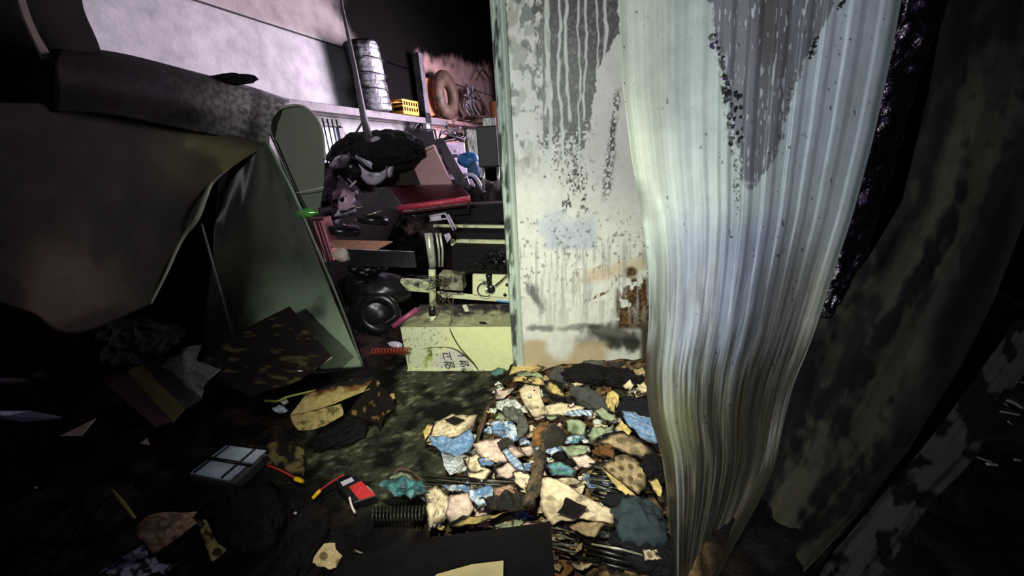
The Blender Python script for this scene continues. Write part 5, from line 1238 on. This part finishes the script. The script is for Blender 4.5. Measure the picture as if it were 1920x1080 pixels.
# random further scraps of the heap, each an object of its own
PHR = dict(C='cream cardboard scrap', P='pinkish cardboard scrap', Y='yellowed cardboard scrap', B='blue printed scrap', W='whitish paper scrap', G='sooty grey paper scrap', K='charred black scrap', N='scorched brown scrap', S='sage paper scrap', D='tan cardboard scrap', T='teal scrap', L='pale blue scrap', H='dark ashy scrap')
heroes = [(p, o['label']) for o, p in PLACED]
LM = [((935, 712), 'teal scrap by the machine'), ((985, 702), 'yellow cardboard layers'), ((1100, 718), 'charred cloth'), ((1108, 764), 'grey cloth roll'), ((1196, 790), 'black bag'), ((1030, 820), 'scorched tin'), ((947, 830), 'blue printed wrapper'), ((850, 860), 'blue cloth'), ((845, 815), 'leftmost cardboard'), ((1005, 930), 'charred post'), ((1080, 970), 'spotted carton'), ((1175, 920), 'tan spotted board'), ((1210, 845), 'blue striped bag'), ((885, 920), 'thin dark rods'), ((1195, 1000), 'teal bag'), ((830, 970), 'lower left tip piece'), ((905, 955), 'torn blue sheet'), ((1140, 915), 'fan of rods'), ((998, 765), 'large cream sheet'), ((1175, 875), 'scorched board'), ((900, 890), 'cream folded cardboard'), ((1140, 835), 'greenish pulp'), ((1050, 900), 'blue-green scrap')]


def where(x, y):
    d = sorted((math.hypot(x - p[0], y - p[1]), n, p) for p, n in LM)[0]; dx, dy = x - d[2][0], y - d[2][1]
    if d[0] < 12: return 'at the ' + d[1]
    return (('right of' if dx > 0 else 'left of') if abs(dx) > abs(dy) else ('in front of' if dy > 0 else 'behind')) + ' the ' + d[1]


used = {}
rnd = random.Random(5)


def inpile(x, y):
    xl = np.interp(y, [690, 740, 780, 800, 850, 900, 930, 1010, 1040, 1080], [945, 925, 920, 830, 800, 850, 800, 810, 1030, 1040]); xr = np.interp(y, [690, 760, 850, 920, 1080], [1205, 1212, 1236, 1244, 1256])
    return xl < x < xr


cnt = 0
todo = []
while cnt < 240:
    y = rnd.uniform(695, 1075); x = rnd.uniform(795, 1255)
    if not inpile(x, y): continue
    cnt += 1
    dark = x > 1030 and y < 765 or x > 1160 and y > 780 or y > 1010
    k = rnd.choice('KKKHHGDCN') if dark else rnd.choice('CCCPPPYWWDBSGNLC')
    s = rnd.choice((9, 12, 16, 21, 25)) * rnd.uniform(.8, 1.15) * (1 + (y - 700) / 800); n = rnd.choice((4, 4, 5)); a0 = rnd.uniform(0, 6.28)
    poly = [(x + s * rnd.uniform(.6, 1.25) * math.cos(a0 + i * 6.283 / n), y + .62 * s * rnd.uniform(.6, 1.25) * math.sin(a0 + i * 6.283 / n)) for i in range(n)]
    todo.append((s, k, poly, x, y))
ntop = 0
while ntop < 56:
    y = rnd.uniform(705, 1040); x = rnd.uniform(800, 1240)
    if not inpile(x, y) or (x > 1040 and y < 770) or (x > 1140 and y > 780): continue
    ntop += 1; n = rnd.choice((3, 4, 5)); s = rnd.uniform(4, 8.5); a0 = rnd.uniform(0, 6.28)
    todo.append((s, rnd.choice('CCPWYKNBW'), [(x + s * rnd.uniform(.5, 1.5) * math.cos(a0 + i * 6.283 / n), y + .62 * s * rnd.uniform(.6, 1.3) * math.sin(a0 + i * 6.283 / n)) for i in range(n)], x, y))
names = dict(K='charred_scrap', H='charred_scrap', G='paper_scrap', W='paper_scrap', S='paper_scrap', B='printed_scrap', L='printed_scrap')
LB = {}


def lab_of(s, k, x, y):
    siz = 'torn chip of' if s < 8.6 else 'very large' if s > 27 else 'large' if s > 20 else 'tiny' if s < 10 else 'small' if s < 14 else 'middling'
    return '%s %s %s' % (siz, PHR[k], where(x, y))


for i_, (s, k, poly, x, y) in enumerate(todo): LB.setdefault(lab_of(s, k, x, y), []).append((x, i_))
FINAL = {}
for lb_, lst in LB.items():
    lst.sort(); n_l = len(lst)
    for j_, (x_, i_) in enumerate(lst):
        FINAL[i_] = lb_ if n_l == 1 else lb_ + ', ' + (('leftmost', 'rightmost') if n_l == 2 else ('leftmost', 'middle one', 'rightmost') if n_l == 3 else ('leftmost', 'second from left', 'third from left', 'fourth from left', 'fifth from left', 'sixth from left', 'seventh from left', 'eighth from left'))[j_]
todo = [(s, k, poly, x, y, FINAL[i_]) for i_, (s, k, poly, x, y) in enumerate(todo)]
for s, k, poly, x, y, lb in sorted(todo, key=lambda q: -q[0]):
    used.setdefault(lb, []).append(
        scrap(names.get(k, 'cardboard_scrap'), poly, k, lb, 'scrap', 'torn scraps in the lit heap', lift=(.058 + rnd.uniform(0, .012)) if s < 8.6 else .002 + .032 * (1 - min(1, s / 34)) + rnd.uniform(0, .008), curl=rnd.uniform(-.25, .3), crump=rnd.uniform(.003, .012), burn=rnd.choice((.04, .08, .15, .3, .5)), seed=rnd.randint(0, 9999), rings=6, seg=24, deco=rnd.choice([None, None, None, printed, dots(.03, .008)]) if k in 'CPDW' else (blueprint if k == 'B' else None)))

# ------------------------------------------------------------------ things on the left debris
# box with stripes and white wrapping
_at = at
at = lambda px, py, d: _at(px, py, np.asarray(d) * .95)
sb = empty('striped_box', ground(300, 780), 'dim box with grey, yellow and maroon stripes under the folded sheet', 'box')
A, B, C_, D, E_ = at(190, 708, 1.75), at(255, 672, 1.95), at(382, 752, 1.75), at(335, 790, 1.62), at(215, 745, 1.65)
slab('box_side', [at(188, 710, 1.72), at(232, 690, 1.80), at(322, 790, 1.60), at(290, 800, 1.55)], .02, mat('maroon', (62, 40, 40), var=.3), sb)
slab('yellow_band', [at(232, 690, 1.80), at(262, 678, 1.86), at(345, 765, 1.67), at(322, 790, 1.60)], .02, mat('olive_yellow', (98, 92, 48), var=.3), sb)
slab('grey_band', [at(262, 678, 1.86), at(298, 662, 1.92), at(378, 745, 1.74), at(345, 765, 1.67)], .02, mat('slate', (62, 68, 68), var=.3), sb)
slab('box_back', [at(188, 710, 1.72), at(298, 662, 1.92), at(345, 650, 2.0), at(230, 690, 1.9)], .03, M_CHARD, sb)
patch4('white_wrap', [[(298, 682, 1.86), (340, 655, 1.9), (382, 644, 1.95)], [(330, 705, 1.80), (352, 690, 1.84), (370, 675, 1.9)], [(378, 746, 1.72), (384, 722, 1.78), (414, 694, 1.85)]], M_CARD, lambda px, py, U, V_: np.tile(lin((118, 124, 112)), px.shape + (1,)), sb, 24, 24, .002, .04, 9)
o = patch4('charred_board', [[(370, 690, 1.9), (440, 630, 2.05), (545, 575, 2.2)], [(420, 720, 1.85), (500, 670, 2.0), (580, 620, 2.15)], [(470, 745, 1.8), (560, 715, 1.95), (622, 668, 2.12)]], M_SOOTY, lambda px, py, U, V_: mixc(np.tile(lin((30, 26, 24)), px.shape + (1,)), lin((88, 80, 50)), sm(.66, .72, fbm(px / 26, py / 8, 501, 3)) * .8), None, 50, 40, .02, .03, 11); thing(o, 'large charred board leaning against the folded sheet\'s inner side', 'board')
o = patch4('paper_sheet', [[(553, 694, 1.98), (578, 680, 2.04), (594, 667, 2.1)], [(560, 697, 1.97), (590, 692, 2.03), (624, 670, 2.1)]], M_CARD, lambda px, py, U, V_: np.tile(lin((190, 188, 165)), px.shape + (1,)), None, 16, 10, .002, .02, 13); thing(o, 'whitish paper sheet on the corner of the large charred board', 'paper')
for k, (pl, c_, lb) in enumerate((([(545, 712), (570, 706), (586, 712), (578, 722), (556, 722)], 'W', 'small pale paper above the yellow-green cable'), ([(498, 735), (520, 722), (550, 718), (560, 728), (535, 738)], 'G', 'greyish wet paper left of the small pale paper'), ([(588, 704), (600, 700), (602, 708), (592, 712)], 'W', 'tiny white scrap right of the small pale paper'), ([(515, 785), (535, 778), (548, 790), (530, 795)], 'L', 'pale blue plastic shard left of the bent cardboard'), ([(530, 770), (540, 762), (548, 772), (538, 778)], 'W', 'tiny white bit above the pale blue shard'))):
    S_('paper_scrap', pl, c_, lb, 'paper', lift=.05 + .02 * (k < 3), burn=.1, m=M_WETP)
# bent cardboard
bx = empty('bent_cardboard', ground(620, 790), 'bent yellow cardboard box flap, burnt along its top, left of the wet floor', 'cardboard')


def bcc(px, py, U, V_):
    n = fbm(px / 12, py / 9, 511, 4); c = np.tile(lin((190, 172, 108)), px.shape + (1,)); e_ = (py - (742 - .18 * (px - 590))) + 22 * (n - .5)
    c = mixc(c, lin((120, 84, 40)), sm(6, -2, e_)); c = mixc(c, lin((22, 18, 16)), sm(-2, -12, e_)); c = mixc(c, lin((150, 138, 92)), sm(.55, .7, n) * .5); return c


patch4('upper_flap', [[(575, 738, 1.98), (630, 718, 2.04), (700, 706, 2.08)], [(560, 758, 1.88), (625, 742, 1.95), (712, 718, 2.04)], [(543, 780, 1.80), (618, 760, 1.86), (704, 726, 2.0)]], M_CARD, bcc, bx, 70, 30, .003, .02, 15)
patch4('lower_flap', [[(544, 780, 1.80), (590, 769, 1.84), (640, 757, 1.88)], [(550, 795, 1.76), (596, 788, 1.78), (644, 774, 1.82)], [(560, 808, 1.73), (600, 802, 1.74), (642, 780, 1.80)]], M_CARD, lambda px, py, U, V_: mixc(np.tile(lin((172, 156, 98)), px.shape + (1,)), lin((110, 96, 60)), sm(.55, .7, fbm(px / 8, py / 8, 513, 3))), bx, 40, 20, .003, .01, 16)
patch4('charred_edge', [[(700, 712, 2.02), (728, 735, 1.98), (744, 765, 1.9)], [(690, 724, 2.0), (712, 748, 1.93), (722, 780, 1.85)], [(650, 775, 1.86), (690, 790, 1.84), (715, 800, 1.8)]], M_SOOTY, lambda px, py, U, V_: mixc(np.tile(lin((24, 20, 18)), px.shape + (1,)), lin((120, 96, 50)), sm(.60, .66, fbm(px / 9, py / 9, 517, 3))), bx, 40, 30, .004, .05, 17)
o = tube('yellow_cable', curve([ground(503, 768, .07), at(520, 752, 1.92), at(540, 744, 1.95), at(592, 732, 2.0)], 24), .007, mat('yellow_green', (176, 178, 90), rough=.5), n=8); thing(o, 'yellow-green flat cable curling left of the bent cardboard', 'cable')
S_('yellow_chip', [(732, 756), (742, 752), (746, 766), (736, 770)], 'Y', 'small yellow chip right of the bent cardboard', 'chip', lift=.05)
# battery packs
bp = empty('battery_pack', ground(430, 880), 'large battery pack with rows of silver cells and black straps', 'battery')
A, B, C_, D = at(422, 838, 1.48), at(502, 848, 1.50), at(440, 905, 1.36), at(354, 888, 1.34)
dz = np.array([0, 0, -.055]); prism('pack_base', [p + dz for p in (A, B, C_, D)], [p - [0, 0, .008] for p in (A, B, C_, D)], mat('pack_grey', (62, 58, 55), var=.4), bp, .004)
for row in range(2):
    for k in range(9):
        v0 = (row * .54 + k * .052) + .01; a_ = A + (D - A) * v0; b_ = B + (C_ - B) * v0; lo, hi = (.02, .96) if row == 0 else (.04, .90)
        tube('cell', [a_ + (b_ - a_) * lo + [0, 0, .004], a_ + (b_ - a_) * hi + [0, 0, .004]], .0065, M_SILV, bp, 8)
for u_ in (.12, .72):
    a_ = A + (B - A) * u_; b_ = D + (C_ - D) * u_; tube('strap', [a_ + [0, 0, .012], b_ + [0, 0, .012]], .006, mat('navy', (20, 26, 52)), bp, 6)
a_ = A + (D - A) * .5; b_ = B + (C_ - B) * .5; tube('strap', [a_ + [0, 0, .012], b_ + [0, 0, .012]], .009, M_BWIRE, bp, 6)
o = patch4('burnt_board', [[(455, 828, 1.56), (520, 832, 1.58), (566, 842, 1.56)], [(500, 862, 1.48), (530, 872, 1.46), (572, 866, 1.5)], [(500, 890, 1.42), (530, 918, 1.38), (566, 905, 1.42)]], M_SOOTY, lambda px, py, U, V_: mixc(np.tile(lin((30, 26, 22)), px.shape + (1,)), lin((104, 92, 56)), sm(.5, .66, fbm(px / 16, py / 16, 521, 4))), None, 40, 40, .01, .08, 19); thing(o, 'burnt olive board piece behind the large battery pack', 'board')


def lead(name, pts, con, label):
    t = empty(name, pts[-1], label, 'cable'); tube('lead', curve(pts, 16), .0042, M_REDCAB, t, 8); tube('lead', curve([p + np.array([.006, .008, -.004]) for p in pts], 16), .0038, M_BWIRE, t, 8)
    d_ = (con - pts[-1]) / np.linalg.norm(con - pts[-1]); tube('connector', [pts[-1] - d_ * .004, pts[-1] + d_ * .012, con], [.010, .012, .009], M_YCON, t, 4, smooth=False)


lead('red_lead', [at(500, 872, 1.44), at(522, 880, 1.42), at(545, 892, 1.40), at(555, 897, 1.39)], at(568, 903, 1.37), 'red cable with yellow connector right of the large battery pack')
lead('red_lead', [at(645, 890, 1.36), at(628, 900, 1.35), at(610, 912, 1.33), at(600, 920, 1.32)], at(587, 934, 1.30), 'red cable with yellow connector left of the small battery pack')
b2 = empty('battery_pack', ground(668, 920), 'small battery pack with red and white wrapper beside the wet floor', 'battery')
A, B, C_, D = at(628, 906, 1.34), at(668, 890, 1.38), at(706, 930, 1.28), at(662, 944, 1.25)
prism('pack_body', [p + [0, 0, -.05] for p in (A, B, C_, D)], [A, B, C_, D], M_BLACK, b2, .006)
mr_ = mat('red_label', (200, 40, 45), rough=.4); mwh = mat('white_label', (222, 218, 200), rough=.4)
L4 = lambda u, v: (A + (B - A) * u) * (1 - v) + (D + (C_ - D) * u) * v + np.array([0, 0, .003])
slab('red_label', [L4(.35, .35), L4(.95, .30), L4(1.0, .98), L4(.30, .95)], .002, mr_, b2, 0, direction=np.array([0, 0, -1.])); slab('white_label', [L4(.5, .58), L4(1.0, .55), L4(1.0, .85), L4(.42, .88)], .002, mwh, b2, 0, direction=np.array([0, 0, -1.])); slab('red_label', [L4(.62, .62) + [0, 0, .002], L4(.9, .6) + [0, 0, .002], L4(.9, .72) + [0, 0, .002], L4(.62, .74) + [0, 0, .002]], .002, mr_, b2, 0, direction=np.array([0, 0, -1.]))
slab('vent', [L4(.2, .06), L4(.75, .04), L4(.72, .2), L4(.18, .24)], .002, M_LAV, b2, 0, direction=np.array([0, 0, -1.]))
tube('cable_loop', curve([L4(.1, .1), L4(.3, -.35) + [0, 0, .02], L4(.8, -.3) + [0, 0, .02], L4(1.1, .2)], 16), .004, M_BWIRE, b2, 6)
tube('cable_loop', curve([at(655, 932, 1.26), at(660, 950, 1.23), at(666, 962, 1.21)], 8), .005, mwh, b2, 6)
at = lambda px, py, d: _at(px, py, np.asarray(d) * .90)
# cardboard scraps at the left front
def cc1(px, py, U, V_): n = fbm(px / 10, py / 10, 531, 4); return mixc(np.tile(lin((176, 150, 116)), px.shape + (1,)), lin((84, 66, 48)), sm(.55, .68, n) * .7)


o = patch4('cardboard_flap', [[(258, 985, 1.12), (290, 962, 1.16), (368, 962, 1.2)], [(262, 1005, 1.10), (305, 990, 1.13), (360, 975, 1.17)], [(290, 1038, 1.05), (325, 1015, 1.08), (372, 980, 1.14)]], M_CARD, cc1, None, 40, 30, .004, .02, 21); thing(o, 'pinkish brown cardboard flap with a rivet at the lower left', 'cardboard')
o = patch4('cardboard_flap', [[(366, 972, 1.16), (385, 978, 1.16), (400, 1000, 1.12)], [(378, 1000, 1.12), (398, 1015, 1.1), (412, 1022, 1.09)], [(392, 1035, 1.07), (402, 1050, 1.04), (436, 1024, 1.09)]], M_CARD, lambda px, py, U, V_: mixc(np.tile(lin((160, 146, 92)), px.shape + (1,)), lin((50, 42, 26)), sm(.48, .6, fbm(px / 14, py / 14, 533, 4))), None, 36, 36, .003, .03, 22); thing(o, 'yellowish crumpled cardboard right of the riveted flap', 'cardboard')
o = patch4('spotted_scrap', [[(592, 1038, 1.02), (608, 1022, 1.05), (628, 1020, 1.05)], [(588, 1052, 1.0), (612, 1044, 1.01), (640, 1042, 1.02)], [(596, 1064, .98), (618, 1066, .97), (652, 1058, .99)]], M_CARD, lambda px, py, U, V_: mixc(np.tile(lin((214, 190, 140)), px.shape + (1,)), lin((120, 104, 70)), np.clip(sm(9, 7, np.hypot(px - 607, py - 1043)) + sm(8, 6, np.hypot(px - 636, py - 1056)), 0, 1)), None, 40, 30, .003, .02, 23); thing(o, 'cream cardboard scrap with brown spots left of the charred box', 'cardboard')
o = patch4('foil_bag', [[(188, 1072, .98), (235, 1040, 1.03), (268, 1020, 1.06)], [(205, 1078, .97), (250, 1062, 1.0), (284, 1045, 1.03)], [(230, 1096, .93), (290, 1075, .97), (335, 1062, 1.0)]], M_WETP, lambda px, py, U, V_: mixc(np.tile(lin((172, 176, 190)), px.shape + (1,)), lin((22, 24, 36)), sm(.47, .53, fbm(px / 11 + py / 20, py / 9, 541, 4))), None, 50, 40, .002, .05, 24); thing(o, 'torn white and dark plastic bag at the bottom left', 'bag')
o = tube('yellow_stick', [at(210, 920, 1.28), at(230, 945, 1.22), at(252, 972, 1.16)], [.007, .009, .006], mat('dull_yellow', (120, 116, 48)), n=6); thing(o, 'dull yellow stick above the riveted cardboard flap', 'stick')
o = slab('cardboard_triangle', [at(110, 818, 1.45), at(180, 784, 1.55), at(152, 818, 1.46)], .004, mat('beige_card', (150, 140, 120), rough=.8)); thing(o, 'pale triangular cardboard corner in the dark left debris', 'cardboard')
o = slab('cardboard_corner', [at(262, 832, 1.5), at(276, 820, 1.54), at(280, 834, 1.5)], .004, mat('beige_card', (150, 140, 120))); thing(o, 'tiny pale cardboard corner left of the large battery pack', 'cardboard')
ml = empty('metal_bar', at(40, 700, 1.6), 'dull metal tube with knuckle lying at the left edge', 'bar')
tube('tube', [at(-20, 716, 1.55), at(40, 716, 1.62), at(80, 712, 1.68)], .018, mat('mauve_metal', (96, 84, 92), rough=.4, metal=.4), ml, 10); blob('knuckle', at(72, 706, 1.66), (.06, .05, .04), M_DSTEEL, ml, seed=551, nu=16, nv=10)
o = slab('steel_plate', [at(-10, 770, 1.42), at(60, 770, 1.5), at(120, 782, 1.55), at(40, 790, 1.42), at(-10, 784, 1.4)], .01, mat('plate_blue', (70, 70, 92), rough=.3, metal=.4)); thing(o, 'thin bluish steel plate with bright rim at the left edge', 'plate')
for q, (x, y, lb) in enumerate(((28, 935, 'white shard at the far left of the debris'), (70, 920, 'pale sliver right of the far left shard'), (556, 968, 'small white chip below the battery leads'), (522, 968, 'tiny orange-white chip under the burnt board'), (470, 1012, 'white crumb below the large battery pack'), (408, 945, 'pale crumb left of the white chips'))):
    o = blob('white_chip', ground(x, y, .02), (.035 if q < 2 else .016, .012, .010), M_LAV if q != 3 else M_ORANGE, seed=560 + q, nu=12, nv=8); thing(o, lb, 'chip')
for q, (x, y, w, lb) in enumerate(((190, 620, .6, 'soft black rag mass under the folded sheet edge'), (90, 880, .45, 'dark crushed bundle in the left debris'), (150, 1000, .4, 'dark purplish crushed plastic at the lower left'), (450, 980, .42, 'black melted plastic mound below the battery pack'), (640, 820, .3, 'black burnt lump in front of the bent cardboard'), (560, 1050, .26, 'charred lump left of the spotted scrap'), (250, 730, .3, 'charred bundle beneath the striped box'))):
    c_ = _at(230, 640, 1.75) if q == 0 else _at(255, 770, 1.6) if q == 6 else ground(x, y, .02)
    o = blob('charred_bundle', c_, (w, w * .6, w * .35), (M_BLACKM, M_CHAR, M_CHARD, M_CHAR, M_CHAR, M_CHAR, M_CHARD)[q], seed=570 + q, rz=q, nu=50, nv=26, amp=.3, freq=3); thing(o, lb, 'bundle')
at = _at
# coil and cloth left of heap front
cl = empty('black_coil', ground(750, 990), 'black coiled spring with glints below the teal cloth', 'spring')
for row in range(2): tube('coil', [ground(704 + 95 * t, 978 + row * 8, .06) + np.array([0, 0, .018 * math.sin(t * 90)]) + FW * .018 * math.cos(t * 90) for t in np.linspace(0, 1, 150)], .0045, mat('coil_steel', (70, 70, 62), rough=.22, metal=.6), cl, 6)
S_('teal_cloth', [(714, 952), (740, 942), (772, 940), (802, 948), (812, 966), (778, 976), (740, 966)], 'T', 'teal cloth folded over the coiled spring', 'cloth', lift=.10, crump=.015, m=M_WETP, burn=.1, deco=lambda c, px, py, u, v, X, Y: mixc(c, lin((36, 66, 74)), sm(.5, .6, fbm(u * 3, v * 3, 9, 3))))
S_('printed_wrapper', [(724, 946), (738, 926), (758, 916), (780, 926), (798, 942), (765, 940)], 'S', 'pale printed wrapper above the teal cloth', 'wrapper', lift=.09, m=M_WETP, deco=stripes((90, 100, 90), 5, 0, .7))
o = tube('burnt_loop', curve([ground(735, 928, .09), ground(752, 910, .10), ground(775, 912, .10), ground(798, 930, .09)], 16), .006, M_BROWN, n=6); thing(o, 'burnt curved rim behind the printed wrapper', 'rim')
o = tube('steel_rod', curve([at(664, 1032, 1.0), at(690, 1040, .99), at(722, 1036, 1.0), at(742, 1026, 1.02), at(775, 1012, 1.04)], 24), .005, mat('rod_bright', (130, 128, 112), metal=.4, rough=.3), n=6); thing(o, 'curved bright steel rim behind the charred box', 'rim')
# charred box at the bottom, nearest
cbx = empty('charred_box', fl(850, 1150) * [1, 1, 0], 'black charred carton with a cream flap at the bottom edge', 'box')
A, B, C_, D = at(640, 1044, .66), at(1032, 977, .72), at(1046, 1140, .46), at(560, 1200, .44)
slab('lid', [A, at(830, 1004, .69), B, C_, D], .012, M_CHARD, cbx, .003)
g0 = lambda p: p * [1, 1, 0] + [0, 0, .01]
prism('far_side', [g0(A), g0(B), g0(B) - FW * .01, g0(A) - FW * .01], [A, B, B - FW * .01, A - FW * .01], M_CHARD, cbx, 0)
prism('right_side', [g0(B), g0(C_), g0(C_) - RT * .01, g0(B) - RT * .01], [B, C_, C_ - RT * .01, B - RT * .01], M_CHARD, cbx, 0)
prism('left_side', [g0(A), g0(D), g0(D) + RT * .01, g0(A) + RT * .01], [A, D, D + RT * .01, A + RT * .01], M_CHARD, cbx, 0)
nl = np.cross(B - A, D - A); nl /= np.linalg.norm(nl); nl = nl if nl[2] > 0 else -nl


def onlid(px, py):
    r = ray(px, py); o_ = np.array([0, 0, EYE]); t = ((A + nl * .006 - o_) @ nl) / (r @ nl); return o_ + r * t


slab('cream_flap', [onlid(820, 1076), onlid(885, 1058), onlid(944, 1051), onlid(943, 1100), onlid(780, 1110)], .003, mat('cream_flap', (205, 190, 135), rough=.8, var=.2), cbx, 0)
o = patch4('burnt_rim', [[(680, 1068, .62), (760, 1040, .66), (800, 1030, .68)], [(684, 1074, .61), (764, 1050, .65), (806, 1038, .67)]], M_SOOTY, back_dark, cbx, 20, 6)
